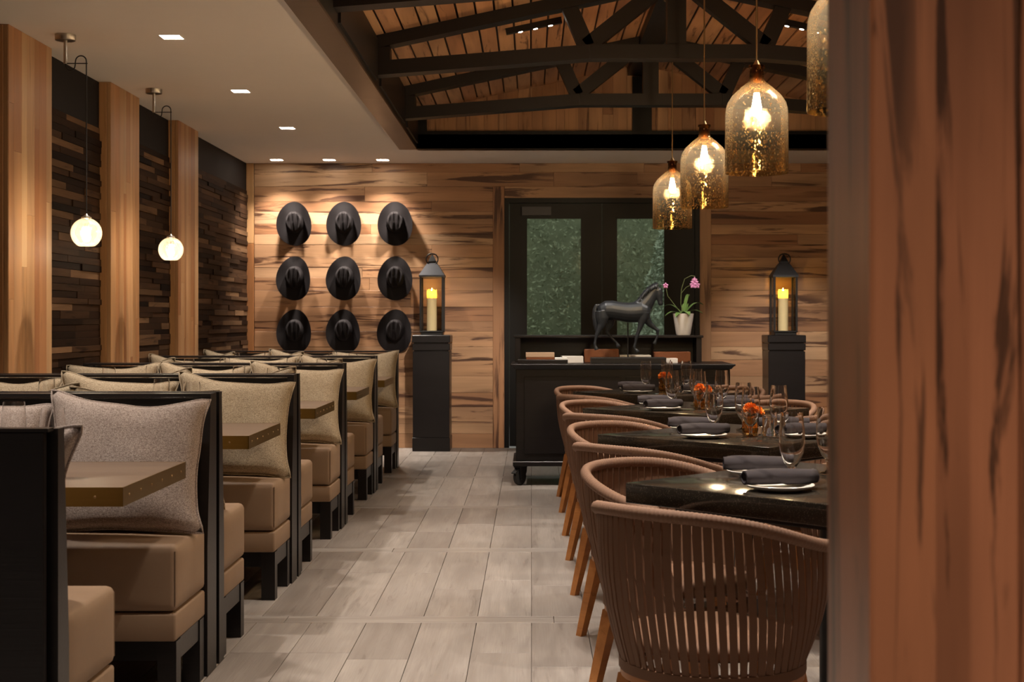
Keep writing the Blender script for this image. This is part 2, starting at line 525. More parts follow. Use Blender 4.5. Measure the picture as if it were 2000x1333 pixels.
for i in range(len(edges) - 1):
    ya = edges[i] + (cw / 2 if i else 0); yb = edges[i + 1] - (cw / 2 if i < len(edges) - 2 else 0)
    for k in range(-13, 20):
        xa, xb = max(k * PW, XL), min((k + 1) * PW, XR)
        if xb - xa < 0.02: continue
        sp = ya + (yb - ya) * rng.choice((0.36, 0.42, 0.5, 0.55, 0.62, 0.68))
        if yb - ya < 0.9: plank((xa + xb) / 2, (ya + yb) / 2, yb - ya, xb - xa, True)
        else:
            plank((xa + xb) / 2, (ya + sp) / 2, sp - ya, xb - xa, True)
            plank((xa + xb) / 2, (sp + yb) / 2, yb - sp, xb - xa, True)
for y in cross:
    x = XL
    while x < XR - 0.05:
        L = rng.uniform(0.8, 1.15)
        if x + L > XR - 0.3: L = XR - x
        plank(x + L / 2, y, L, cw, False)
        x += L
ro = rest.build('floor_plank_rest', 'floor_wood', floor, rot=(0, 0, R(90)))
ro['kind'] = 'stuff'

# walls
wl = struct(MB().box(XL - 0.15, XL, YF, YB + 0.15, -0.12, ZC + 1.0).build('wall_left', 'dark_wall'))
wr = struct(MB().box(XR, XR + 0.15, YF, YB + 0.15, -0.12, ZC + 1.0).build('wall_right', 'wood_casing'))
wf = struct(MB().box(XL, XR, YF - 0.15, YF, -0.12, ZC + 1.0).build('wall_front', 'plaster'))
DX0, DX1, DZ = -0.255, 1.582, 2.349      # door opening
wb = struct(MB().box(XL, DX0, YB, YB + 0.15, -0.12, ZC + 1.0).box(DX1, XR, YB, YB + 0.15, -0.12, ZC + 1.0)
            .box(DX0, DX1, YB, YB + 0.15, DZ, ZC + 1.0).build('wall_back', 'grout'))
# horizontal maple boards on the back wall
CX0, CX1, CZ = -0.361, 1.683, 2.455      # outside of the door casing
def fill_row(x0, x1, z0, h):
    x = x0
    while x < x1 - 0.01:
        L = rng.uniform(0.7, 1.9)
        if x1 - x - L < 0.35: L = x1 - x
        tk = 0.014 + rng.uniform(0, 0.003)
        board('wall_board', wb, (x + L / 2, YB, z0 + h / 2), (1, 0, 0), (0, 0, 1), L - 0.0015, h - 0.0015, tk, 'maple', 0.0015)
        x += L
z = 0.0
while z < ZC - 0.01:
    h = rng.choice((0.095, 0.12, 0.135, 0.145, 0.155))
    if ZC - z - h < 0.06: h = ZC - z
    if z + h > CZ - 0.05 and z < CZ: h = CZ - z
    if z < CZ - 0.01:
        fill_row(XL + 0.075, CX0, z, h); fill_row(CX1, XR, z, h)
    else:
        fill_row(XL + 0.075, XR, z, h)
    z += h
# vertical corner strip where the back wall meets the dark wall
tc = sempty('trim_1', (XL + 0.036, YB, 0))
for z0, z1 in ((0, 1.92), (1.92, ZC)):
    board('corner_board', tc, (XL + 0.036, YB, (z0 + z1) / 2), (0, 0, 1), (-1, 0, 0), z1 - z0 - 0.002, 0.070, 0.030, 'pillar_wood')
# casing round the double door
td = sempty('trim_2', (0.664, YB, 0))
wv = 0.106
board('casing_board', td, (CX0 + wv / 2, YB, CZ / 2), (0, 0, 1), (-1, 0, 0), CZ, wv, 0.030, 'maple')
board('casing_board', td, (CX1 - wv / 2 + 0.002, YB, CZ / 2), (0, 0, 1), (-1, 0, 0), CZ, wv - 0.002, 0.030, 'maple')
board('casing_board', td, (0.664, YB, CZ - wv / 2), (1, 0, 0), (0, 0, 1), CX1 - CX0 - 2 * wv, wv, 0.030, 'maple')

# dark reclaimed strips on the left wall, in the bays between the pillars
PIL = [(7.07, 7.71), (8.79, 9.43), (10.47, 11.10)]
BAYS = [(7.71, 8.79), (9.43, 10.47), (11.10, YB - 0.03)]
for y0, y1 in BAYS:
    z = 0.90
    while z < 2.38:
        h = rng.choice((0.034, 0.040, 0.040, 0.046))
        y = y0
        while y < y1 - 0.01:
            L = rng.uniform(0.30, 0.85)
            if y1 - y - L < 0.16: L = y1 - y
            board('wood_strip', wl, (XL, y + L / 2, z + h / 2), (0, 1, 0), (0, 0, 1), L - 0.001, h - 0.001,
                  rng.uniform(0.006, 0.020), 'reclaimed', 0.001)
            y += L
        z += h
# timber clad pillars standing out from the dark wall
XP = -2.60
def pillar(i, y0, y1):
    p = sempty('trim_%d' % i, (XP - 0.03, (y0 + y1) / 2, 0))
    MB().box(XL - 0.03 - XP, -0.008 + 0.03, -(y1 - y0) / 2 + 0.012, (y1 - y0) / 2 - 0.012, 0, ZC).build('core', 'dark_wall', p)
    ws = []
    left = y1 - y0 - 0.002
    while left > 0.001:
        w = rng.choice((0.055, 0.075, 0.095, 0.11))
        if left - w < 0.05: w = left
        ws.append(w); left -= w
    y = y0 + 0.001
    for w in ws:                                   # aisle face
        z = 0.0
        cuts = sorted([0, ZC] + [rng.uniform(0.5, 2.3) for _ in range(rng.choice((0, 1, 1, 2)))])
        for a, b in zip(cuts, cuts[1:]):
            if b - a < 0.02: continue
            board('pillar_board', p, (XP - 0.012, y + w / 2, (a + b) / 2), (0, 0, 1), (0, -1, 0), b - a - 0.001, w - 0.0008, 0.012, 'pillar_wood', 0.0006)
        y += w
    board('pillar_edge', p, (XP - 0.0135, y0 + 0.012, ZC / 2), (0, 0, 1), (-1, 0, 0), ZC, 0.025, 0.012, 'pillar_wood')
    wn = (XP - 0.026) - XL
    board('pillar_edge', p, (XL + wn / 2, y0 + 0.012, ZC / 2), (0, 0, 1), (-1, 0, 0), ZC, wn, 0.012, 'pillar_wood')
for i, (y0, y1) in enumerate(PIL + [(5.37, 6.01)]):
    pillar(3 + i, y0, y1)

# flat ceiling round the roof well
ceil_ = MB()
ceil_.box(XL, -1.13, YF, YB, ZC, ZC + 0.12).box(-1.13, 2.97, 12.19, YB, ZC, ZC + 0.12).box(2.97, XR, YF, YB, ZC, ZC + 0.12).box(-1.13, 2.97, YF, 1.9, ZC, ZC + 0.12)
ceiling = struct(ceil_.build('ceiling', 'plaster'))

# roof well: side beams, end beam, gable boards, sloping roof boards
SL = 0.212
def roof_h(x): return 1.2 + 1.83 + SL * 0.85 + SL * (RX - abs(x - RX)) # underside of the roof boards
def well_beam(i, xa, xb, inner):
    p = sempty('trim_%d' % i, ((xa + xb) / 2, 7.0, ZC))
    c = (xa + xb) / 2
    for y0, y1 in ((1.9, 4.1), (4.1, 6.52), (6.52, 9.36), (9.36, 12.19)):
        MB().box(xa - c, xb - c, y0 - 7.0 + 0.001, y1 - 7.0 - 0.001, -0.012, 0.003).build('soffit_board', 'soffit_wood', p)
    MB().box(xa - c, xb - c, 1.9 - 7.0, 12.19 - 7.0, 0.003, 0.62).build('beam_body', 'beam_wood', p)
    s = 1 if inner > c else -1
    for y0, y1 in ((7.15, 9.0), (9.1, 10.95), (11.05, 12.19)):
        xx = sorted((inner - c, inner - c + s * 0.014))
        MB().box(xx[0], xx[1], y0 - 7.0 + 0.06, y1 - 7.0 - 0.06, 0.035, 0.30).build('side_panel', 'beam_wood', p)
    return p
well_beam(7, -1.13, XI0, XI0)
well_beam(8, XI1, 2.97, XI1)
eb = sempty('trim_9', (RX, 12.2, ZC))
MB().box(XI0 - RX, XI1 - RX, -0.01, 0.07, -0.006, 0.150).build('end_beam', 'black_frame', eb)
for xc, w in ((XI0 + 0.04, 0.08), (0.95, 0.165), (XI1 - 0.04, 0.08)):
    MB().box(xc - w / 2 - RX, xc + w / 2 - RX, 0.0, 0.06, 0.150, 0.62).build('post', 'black_frame', eb)
gb = sempty('wall_gable', (RX, 12.30, ZC))
MB().box(XI0 - RX, XI1 - RX, 0.0, 0.05, 0.0, 0.85).build('backing', 'grout', gb)
x = XI0
while x < XI1 - 0.01:
    w = rng.choice((0.07, 0.09, 0.105, 0.12))
    if XI1 - x - w < 0.06: w = XI1 - x
    cuts = [ZC + 0.10, ZC + 0.82]
    if rng.random() < 0.4: cuts.insert(1, ZC + rng.uniform(0.25, 0.5))
    for a, b in zip(cuts, cuts[1:]):
        board('gable_board', gb, (x + w / 2, 12.30, (a + b) / 2), (0, 0, 1), (-1, 0, 0), b - a - 0.001, w - 0.001, 0.012 + rng.uniform(0, 0.003), 'gable_wood', 0.0015)
    x += w
rf = sempty('ceiling_roof', (RX, 7.0, 3.2))
th = math.atan(SL)
for s in (-1, 1):
    ax = Vector((s * math.cos(th), 0, -math.sin(th)))      # down slope
    top = Vector((RX, 0, roof_h(RX)))
    run = (RX - XI0) / math.cos(th)
    d = 0.0
    pitch = 0.118
    while d < run:
        w = min(pitch - 0.013, run - d)
        if w < 0.03: break
        q = top + ax * (d + 0.006 + w / 2)
        for y0, y1 in ((1.9, 7.1), (7.1, 12.3)):
            # proud side of the board faces down into the room
            pp = Vector((q.x, (y0 + y1) / 2, q.z)) + Vector((s * math.sin(th), 0, math.cos(th))) * 0.018
            xa = Vector((0, 1, 0)) * (1 if s > 0 else -1)
            board('roof_board', rf, pp, xa, ax, y1 - y0 - 0.002, w, 0.018, 'roof_wood', 0.002)
        d += pitch
    a = top + Vector((0, 0, 0.019)); b = top + ax * (run + 0.02) + Vector((0, 0, 0.019))
    MB().prism([(a.x - RX, a.z - 3.2), (b.x - RX, b.z - 3.2), (b.x - RX, b.z - 3.2 + 0.05), (a.x - RX, a.z - 3.2 + 0.05)], 1, 1.9 - 7, 12.3 - 7).build('roof_deck', 'black_frame', rf)
MB().box(XI0 - 0.2 - RX, XI1 + 0.2 - RX, 1.85 - 7, 1.9 - 7, ZC - 3.2, 0.5).build('end_closure', 'beam_wood', rf)
MB().box(-0.09, 0.09, 1.9 - 7, 12.3 - 7, 1.2 + 2.115 - 3.2, 1.2 + 2.30 - 3.2).build('ridge_beam', 'beam_wood', rf)

# trusses
def truss(y, label):
    t = thing('roof_truss', label, 'truss', (RX, y, ZC), 0, 'dark timber trusses under the roof')
    z0 = 1.2 - ZC
    D = 0.13; hgt = 0.09
    def seg(name, a, b, h, dd, w=None):
        m = MB(); (xa, za), (xb, zb) = a, b
        m.prism([(xa, za), (xb, zb), (xb, zb + h), (xa, za + h)], 1, -dd / 2, dd / 2)
        m.build(name, 'beam_wood', t)
    k = 0.55
    half = RX - XI0
    zl, zm = z0 + 1.55, z0 + 1.655
    seg('bottom_chord', (-half, zl), (-k, zm), hgt, D)
    seg('bottom_chord', (-k + 0.001, zm), (k - 0.001, zm), hgt, D)
    seg('bottom_chord', (k, zm), (half, zl), hgt, D)
    rb = lambda x: z0 + 1.75 + SL * 0.85 + SL * (RX - abs(x))
    seg('rafter', (-half, rb(half)), (-0.092, rb(0.092)), 0.079, D)
    seg('rafter', (half, rb(half)), (0.092, rb(0.092)), 0.079, D)
    for s in (-1, 1):
        MB().box(min(s * half, s * (half - 0.085)), max(s * half, s * (half - 0.085)), -D / 2 + 0.004, D / 2 - 0.004, zl + hgt, rb(half - 0.04)).build('end_post', 'beam_wood', t)
        for xt in (0.68, 0.10):
            a = Vector((s * (k + 0.02), 0, zm + hgt - 0.005)); b = Vector((s * xt, 0, rb(xt) + 0.01))
            MB().bar(a, b, 0.10, 0.085, (0, 1, 0)).build('strut', 'beam_wood', t)
    MB().box(-0.06, 0.06, -0.05, 0.05, zm + hgt, z0 + 2.118).build('king_post', 'beam_wood', t)
truss(11.0, 'dark timber roof truss next to the boarded gable')
truss(9.05, 'dark timber roof truss, second from the boarded gable')
truss(7.10, 'dark timber roof truss, third from the boarded gable')

# foreground timber jamb
tj = sempty('trim_10', (0.36, 1.45, 0))
JZ = ZC
board('jamb_board', tj, (0.384, 1.45, JZ / 2), (0, 0, 1), (0, 1, 0), JZ, 0.199, 0.062, 'jamb_wood', 0.004)
for k in range(5):
    xa = 0.386 + k * 0.10
    board('jamb_board', tj, (xa + 0.0495, 1.46, JZ / 2), (0, 0, 1), (-1, 0, 0), JZ, 0.099, 0.05, 'jamb_wood', 0.003)
wp = struct(MB().box(0.386, XR, 1.462, 1.55, 0, ZC).build('wall_entry', 'wood_casing'))

# double door
d1 = sempty('door_1', (0.664, YB + 0.05, 0))
fw = 0.045
MB().box(DX0 - 0.664, DX0 - 0.664 + fw, -0.05, 0.10, 0, DZ).build('frame_jamb', 'black_frame', d1)
MB().box(DX1 - 0.664 - fw, DX1 - 0.664, -0.05, 0.10, 0, DZ).build('frame_jamb', 'black_frame', d1)
MB().box(DX0 - 0.664 + fw, DX1 - 0.664 - fw, -0.05, 0.10, DZ - fw, DZ).build('frame_head', 'black_frame', d1)
def leaf(xa, xb, ga, gb_, gz0, gz1):
    c = 0.664
    lf = MB().box(xa - c, ga - c, -0.02, 0.03, 0.012, DZ - fw - 0.003).box(gb_ - c, xb - c, -0.02, 0.03, 0.012, DZ - fw - 0.003) \
        .box(ga - c, gb_ - c, -0.02, 0.03, 0.012, gz0).box(ga - c, gb_ - c, -0.02, 0.03, gz1, DZ - fw - 0.003).build('door_leaf', 'black_frame', d1)
    MB().box(ga - c, gb_ - c, 0.0, 0.006, gz0, gz1).build('pane', 'pane_glass', lf)
    for (a, b, e, g) in ((ga, ga + 0.012, gz0, gz1), (gb_ - 0.012, gb_, gz0, gz1), (ga, gb_, gz0, gz0 + 0.012), (ga, gb_, gz1 - 0.012, gz1)):
        MB().box(a - c, b - c, -0.026, -0.02, e, g).build('glazing_bead', 'black_frame', lf)
    return lf
l1 = leaf(DX0 + fw + 0.003, 0.6625, -0.053, 0.476, 0.22, 2.167)
l2 = leaf(0.6655, DX1 - fw - 0.003, 0.794, 1.260, 0.22, 2.167)
MB().box(-0.09 - 0.664, 0.185 - 0.664, -0.075, -0.021, 2.185, 2.265).build('door_closer', 'grey_metal', l1)
MB().tube([(-0.04, -0.021, 0.95), (-0.04, -0.07, 0.95), (-0.04, -0.07, 1.25), (-0.04, -0.021, 1.25)], 0.012, 8).build('pull_handle', 'black_metal', l1, 60)

# ================================================================== OUTSIDE
gr = struct(MB().box(-8, 9, YB + 0.15, 26, -0.2, -0.1).build('ground', 'paving'))
def leafball(name, pts, size, mat, parent):
    m = MB()
    for p in pts:
        n = Vector((rng.gauss(0, 1), rng.gauss(0, 1) - 0.6, rng.gauss(0, 1) + 0.3)).normalized()
        u = n.orthogonal().normalized(); v = n.cross(u)
        a = rng.uniform(0, 2 * PI); u, v = u * math.cos(a) + v * math.sin(a), v * math.cos(a) - u * math.sin(a)
        s = size * rng.uniform(0.6, 1.4); p = Vector(p)
        m.add([p - u * s, p + v * s * 0.42 + n * s * 0.1, p + u * s, p - v * s * 0.42 + n * s * 0.1], [(0, 1, 2, 3)])
    o = m.build(name, mat, parent)
    o['kind'] = 'stuff'
    return o
hd = thing('hedge', 'tall clipped green hedge outside the glass doors', 'hedge', (0.3, 17.2, -0.1))
MB().box(-2.6, 2.6, 0.25, 0.9, 0, 3.3).build('core', 'hedge_leaf', hd)
leafball('foliage', [(rng.uniform(-2.7, 2.7), rng.gauss(0.1, 0.10), rng.uniform(0, 3.4)) for _ in range(22000)], 0.028, 'hedge_leaf', hd)
for (x, y, h, lab) in ((1.75, 16.3, 3.1, 'pale green conifer standing before the hedge outside the right door leaf'),):
    tr_ = thing('conifer', lab, 'tree', (x, y, -0.1))
    MB().tube([(0, 0, 0), (0.02, 0, h * 0.5), (0, 0, h)], lambda s: 0.05 * (1 - s) + 0.01, 8).build('trunk', 'bark', tr_)
    pts = []
    for _ in range(9000):
        zz = rng.uniform(0.25, 1.0) ** 0.8
        rr = (1 - zz) * 0.95 + 0.05; a = rng.uniform(0, 2 * PI); q = rr * math.sqrt(rng.uniform(0.25, 1))
        pts.append((q * math.cos(a), q * math.sin(a), zz * h - 0.15 * q))
    leafball('foliage', pts, 0.035, 'pine_leaf', tr_)


# ================================================================== BOOTHS
XPN = -1.09                     # aisle ends of the benches
BL = 1.50
BXC = XPN - BL / 2
PY = [3.35 + 1.69 * k for k in range(6)]      # aisle-end far edges of the partitions
BN = ['sixth', 'fifth', 'fourth', 'third', 'second', 'first']

def bench(loc, rz, tb, tt, label, copy_of=None):
    """local: y=0 back plane, seat towards -y, x along the bench"""
    if copy_of: return dup(copy_of, loc, rz, label)
    b = thing('booth_bench', label, 'bench', loc, rz, 'tan benches of the booths')
    h = BL / 2
    pr = [(0, 0), (0, 0.938), (-tt, 0.938), (-tb, 0.44), (-tb, 0.0)]
    pi = [(0, 0.10), (0, 0.930), (-tt + 0.016, 0.930), (-tb + 0.016, 0.44), (-tb + 0.016, 0.10)]
    MB().prism(pi, 0, -h + 0.03, h - 0.03).build('back_panel', 'dark_wood', b)
    for s in (-1, 1):
        MB().prism(pr, 0, s * h, s * (h - 0.03)).build('end_panel', 'dark_wood', b)
    MB().prism([(0.0, 0.938), (0.0, 0.950), (-tt - 0.002, 0.950), (-tt - 0.002, 0.938)], 0, -h, h).build('top_cap', 'dark_wood', b)
    bm = bmesh.new()
    bmesh.ops.create_cube(bm, size=1.0)
    dy = 0.40
    bmesh.ops.subdivide_edges(bm, edges=[e for e in bm.edges], cuts=7, use_grid_fill=True)
    for v in bm.verts:
        x, y, z = v.co
        px = x * (BL - 0.012); py = -tb - dy / 2 + y * (dy - 0.004); pz = 0.400 + z * 0.205
        def sq(a): return 1 - (2 * abs(a)) ** 4
        r = 0.014
        bul = 0.012 * sq(x * 0.98) * sq(y)
        if z > 0.49: pz += bul
        if abs(y) > 0.49: py += math.copysign(0.006 * sq(z) * sq(x), y)
        if abs(x) > 0.49: px += math.copysign(0.006 * sq(z) * sq(y), x)
        v.co = (px, py, pz)
    ed = [e for e in bm.edges if len(e.link_faces) == 2 and e.calc_face_angle(0) > R(50)]
    bmesh.ops.bevel(bm, geom=ed, offset=0.020, segments=3, profile=0.5, affect='EDGES')
    for f in bm.faces: f.smooth = True
    me = bpy.data.meshes.new('seat_cushion'); bm.to_mesh(me); bm.free(); me.materials.append(M['upholstery'])
    sc = link('seat_cushion', me, b)
    e = 0.006
    yy0, yy1, zz = -tb - dy + 0.016, -tb - 0.02, 0.5005
    sm = MB()
    for s in (-1, 1):
        sm.tube([(s * (h - 0.010), -tb - dy + 0.008, 0.315), (s * (h - 0.010), -tb - dy + 0.008, 0.485)], 0.0025, 6)
    sm.tube([(-h + 0.03, -tb - dy + 0.010, 0.4925), (h - 0.03, -tb - dy + 0.010, 0.4925)], 0.0025, 6)
    sm.build('seam', 'upholstery', sc, 60)
    link('seat_base', rbox_mesh('seat_base', -h + 0.008, h - 0.008, -tb - dy + 0.004, -tb, 0.206, 0.293, 0.008, 2, 'upholstery'), b)
    MB().box(-h + 0.02, h - 0.02, -tb - dy + 0.06, -tb - 0.001, 0.135, 0.2055).build('apron', 'dark_wood', b)
    for s in (-1, 1):
        MB().box(min(s * (h - 0.012), s * (h - 0.036)), max(s * (h - 0.012), s * (h - 0.036)), -tb - dy + 0.014, -tb - 0.001, 0.140, 0.2055).build('side_rail', 'dark_wood', b)
        for yl in (-tb - dy + 0.012, -tb - 0.075):
            MB().box(min(s * (h - 0.008), s * (h - 0.066)), max(s * (h - 0.008), s * (h - 0.066)), yl, yl + 0.058, 0, 0.2055).build('leg', 'dark_wood', b)
    return reg(b)

ordn = ['first booth from the hats', 'second booth from the hats', 'third booth from the hats', 'fourth booth from the hats', 'fifth booth from the hats']
near0 = far0 = None
for k in range(6):
    if k > 0:       # bench with its back to the hat wall, in booth index b
        lab = 'tan bench, its back to the hat wall, ' + ordn[5 - k]
        o = bench((BXC, PY[k] - 0.12, 0), 0, 0.135, 0.085, lab, near0)
        near0 = near0 or o
    if k < 5:
        lab = 'tan bench facing the hat wall, ' + ordn[4 - k]
        o = bench((BXC, PY[k] - 0.075, 0), PI, 0.078, 0.042, lab, far0)
        far0 = far0 or o
# dark end board closing the bench row towards the entry
epn = thing('end_board', 'tall dark wooden end board closing the booth row towards the entry', 'partition', (BXC, PY[0] - 0.10, 0))
link('panel', rbox_mesh('panel', -BL / 2, BL / 2 - 0.020, -0.012, 0.008, 0.0, 0.945, 0.002, 1, 'dark_wood'), epn)
MB().box(-BL / 2, BL / 2 - 0.03, 0.008, 0.0235, 0.03, 0.93).build('batten', 'dark_wood', epn)
MB().box(-BL / 2, BL / 2 - 0.01, -0.014, 0.024, 0.945, 0.953).build('top_cap', 'dark_wood', epn)

# booth tables
def booth_table(loc, label, copy_of=None):
    if copy_of: return dup(copy_of, loc, 0, label)
    b = thing('booth_table', label, 'table', loc, 0, 'brass edged tables of the booths')
    x0, x1, y0, y1 = -0.73, 0.75, -0.345, 0.345
    MB().box(x0, x1 - 0.004, y0 + 0.004, y1 - 0.004, 0.703, 0.753).build('table_top', 'table_wood', b)
    for (a, c, e, f) in ((x0, x1, y0, y0 + 0.0035), (x0, x1, y1 - 0.0035, y1), (x1 - 0.0035, x1, y0, y1)):
        band = MB().box(a, c, e, f, 0.702, 0.7535).build('edge_band', 'brass_edge', b)
        rv = MB()
        if c - a > 0.1:
            for i in range(11):
                xx = x1 - 0.075 - i * 0.135; yy = y0 if e == y0 else y1
                rv.lathe([(0.0001, 0.0025), (0.003, 0.0018), (0.0042, 0)], 10)
                n = 30
                for q in range(len(rv.v) - n, len(rv.v)):
                    px, py, pz = rv.v[q]; s = -1 if yy == y0 else 1
                    rv.v[q] = (xx + px, yy + s * pz, 0.728 + py)
        else:
            for i in range(6):
                yy = y0 + 0.06 + i * 0.114
                rv.lathe([(0.0001, 0.0025), (0.003, 0.0018), (0.0042, 0)], 10)
                n = 30
                for q in range(len(rv.v) - n, len(rv.v)):
                    px, py, pz = rv.v[q]; rv.v[q] = (x1 + pz, yy + px, 0.728 + py)
        rv.build('rivets', 'brass_rod', band, 40)
    MB().lathe([(0.045, 0.012), (0.045, 0.703)], 16, (-0.25, 0, 0)).build('pedestal', 'black_metal', b, 40)
    link('base_plate', rbox_mesh('base_plate', -0.47, -0.03, -0.11, 0.11, 0, 0.012, 0.003, 1, 'black_metal'), b)
    return reg(b)
bt0 = None
for k in range(5):
    o = booth_table((BXC, PY[k] + 0.79, 0), 'wooden booth table with riveted brass edge, ' + ordn[4 - k], bt0)
    bt0 = bt0 or o

# pillows
def pillow_mesh(seed, w, h, T, mat, skew=0.0, tip=0.0):
    r = random.Random(seed); n = 22
    def P(i, j, side):
        u = -1 + 2 * i / n; v = -1 + 2 * j / n
        x = w / 2 * u * (1 - 0.15 * (1 - abs(v) ** 3.2) * abs(u) ** 1.5)
        z = h / 2 * v * (1 - (0.20 if v > 0 else 0.10) * (1 - abs(u) ** 2.6) * abs(v) ** 1.5)
        e = (1 - u * u) * (1 - v * v)
        th = T * (max(0, e) ** 0.42)
        ear = (abs(u) * abs(v)) ** 6
        th += (0.022 * (abs(u) * abs(v)) ** 4 if e > 1e-6 else 0)
        q = mnoise.noise(Vector((u * 2.3 + seed, v * 2.3, side)))
        th *= 1 + 0.14 * q
        x *= 1 - 0.045 * abs(v) ** 9; z *= 1 - 0.05 * abs(u) ** 9
        z += 0.012 * mnoise.noise(Vector((u * 1.6 + seed * 2, 3.0, v * 0.8)))
        x += 0.008 * mnoise.noise(Vector((v * 1.6, seed * 2, 5.0)))
        up = (v + 1) / 2
        z -= skew * x * up; x += tip * h * up
        return (x, side * th + 0.02 * ear, z)
    m = MB(); idx = {}
    for side in (-1, 1):
        for i in range(n + 1):
            for j in range(n + 1):
                edge = i in (0, n) or j in (0, n)
                if side == 1 and edge:
                    idx[(side, i, j)] = idx[(-1, i, j)]; continue
                idx[(side, i, j)] = len(m.v); m.v.append(P(i, j, side))
    for side in (-1, 1):
        for i in range(n):
            for j in range(n):
                q = (idx[(side, i, j)], idx[(side, i + 1, j)], idx[(side, i + 1, j + 1)], idx[(side, i, j + 1)])
                m.f.append(q if side == -1 else q[::-1])
    loop = [(i, 0) for i in range(n)] + [(n, j) for j in range(n)] + [(i, n) for i in range(n, 0, -1)] + [(0, j) for j in range(n, 0, -1)]
    path = [m.v[idx[(-1, i, j)]] for i, j in loop]
    return m.mesh('cover', mat, 180), MB().tube(path, 0.0042, 6, closed=True).mesh('piping', mat, 180)
SKEW = {1: 0.10, 2: 0.06, 3: -0.02, 4: 0.0}
PMESH = {(mat, s): pillow_mesh(s, 0.558, 0.485, 0.088, mat, SKEW[s], -0.17 if s == 4 else 0.0) for mat in ('tweed_beige', 'tweed_cool_lit') for s in (1, 2, 3, 4)}
def pillow(loc, yaw, lean, mat, seed, label):
    p = thing('throw_pillow', label, 'pillow', loc, 0, 'tweed pillows on the booth benches')
    cv, pp = PMESH[(mat, seed)]
    m = Matrix.Rotation(yaw, 4, 'Z') @ Matrix.Rotation(lean, 4, 'X')
    low = min((m @ v.co).z for v in cv.vertices)
    m = Matrix.Translation((0, 0, -low - 0.010)) @ m @ Matrix.Translation((0, 0, 0))
    off = m.to_3x3() @ Vector((0, 0, 0.232))
    m.translation.x += off.x; m.translation.y += off.y
    c = link('cover', cv, p); c.matrix_local = m
    link('piping', pp, c)
spot_n = ['aisle end', 'middle', 'wall end']
for k in range(6):
    for i in range(3):
        if k > 0:
            mat, name = ('tweed_cool_lit', 'cool_lit') if k == 1 else ('tweed_beige', 'beige')  # booth nearest the entry: cooler light painted into the pillow tweed
            pillow((XPN - 0.245 - 0.524 * i, PY[k] - 0.435 + (0.012 if i == 1 else 0), 0.512), R(rng.uniform(-2, 2)), R(-17 + rng.uniform(-1.5, 1)), mat,
                   (1, 2, 1)[(k + i) % 3] if k < 3 else (k + i) % 3 + 1,
                   '%s tweed pillow, %s of bench backing hat wall, %s' % (name, spot_n[i], ordn[5 - k]))
        if k < 5:
            mat, name = ('tweed_cool_lit', 'cool_lit') if k == 0 else ('tweed_beige', 'beige')
            pillow((XPN - (0.345 if k == 0 and i == 0 else 0.305) - (0.500 if i else 0.505) * i, PY[k] + 0.190 + (0.012 if i == 1 else 0), 0.512), PI + R(rng.uniform(-2, 2)), R(-13 + rng.uniform(-2, 1)), mat,
                   4 if k == 0 and i == 0 else (k + i + 1) % 3 + 1,
                   '%s tweed pillow, %s of bench facing hat wall, %s' % (name, spot_n[i], ordn[4 - k]))

# ================================================================== DINING TABLES AND CHAIRS
TY = [4.07, 5.80, 7.53, 9.26]
TX = 0.87
ZT = 0.735
tord = ['fourth table from the wheeled cart', 'third table from the wheeled cart', 'second table from the wheeled cart', 'first table from the wheeled cart']
def dining_table(loc, label, copy_of=None):
    if copy_of: return dup(copy_of, loc, R(45), label)
    b = thing('dining_table', label, 'table', loc, R(45), 'square dark stone dining tables')
    h = 0.425
    link('table_top', rbox_mesh('table_top', -h, h, -h, h, ZT - 0.058, ZT, 0.003, 2, 'stone'), b)
    link('under_frame', rbox_mesh('under_frame', -h + 0.10, h - 0.10, -h + 0.10, h - 0.10, ZT - 0.085, ZT - 0.058, 0.003, 1, 'black_metal'), b)
    MB().lathe([(0.05, 0.014), (0.045, 0.05), (0.045, ZT - 0.085)], 20).build('column', 'black_metal', b, 40)
    link('base_plate', rbox_mesh('base_plate', -0.24, 0.24, -0.24, 0.24, 0, 0.014, 0.004, 1, 'black_metal'), b)
    return reg(b)
dt0 = None
for i, y in enumerate(TY):
    o = dining_table((TX, y, 0), 'square dark stone dining table, ' + tord[i], dt0)
    dt0 = dt0 or o

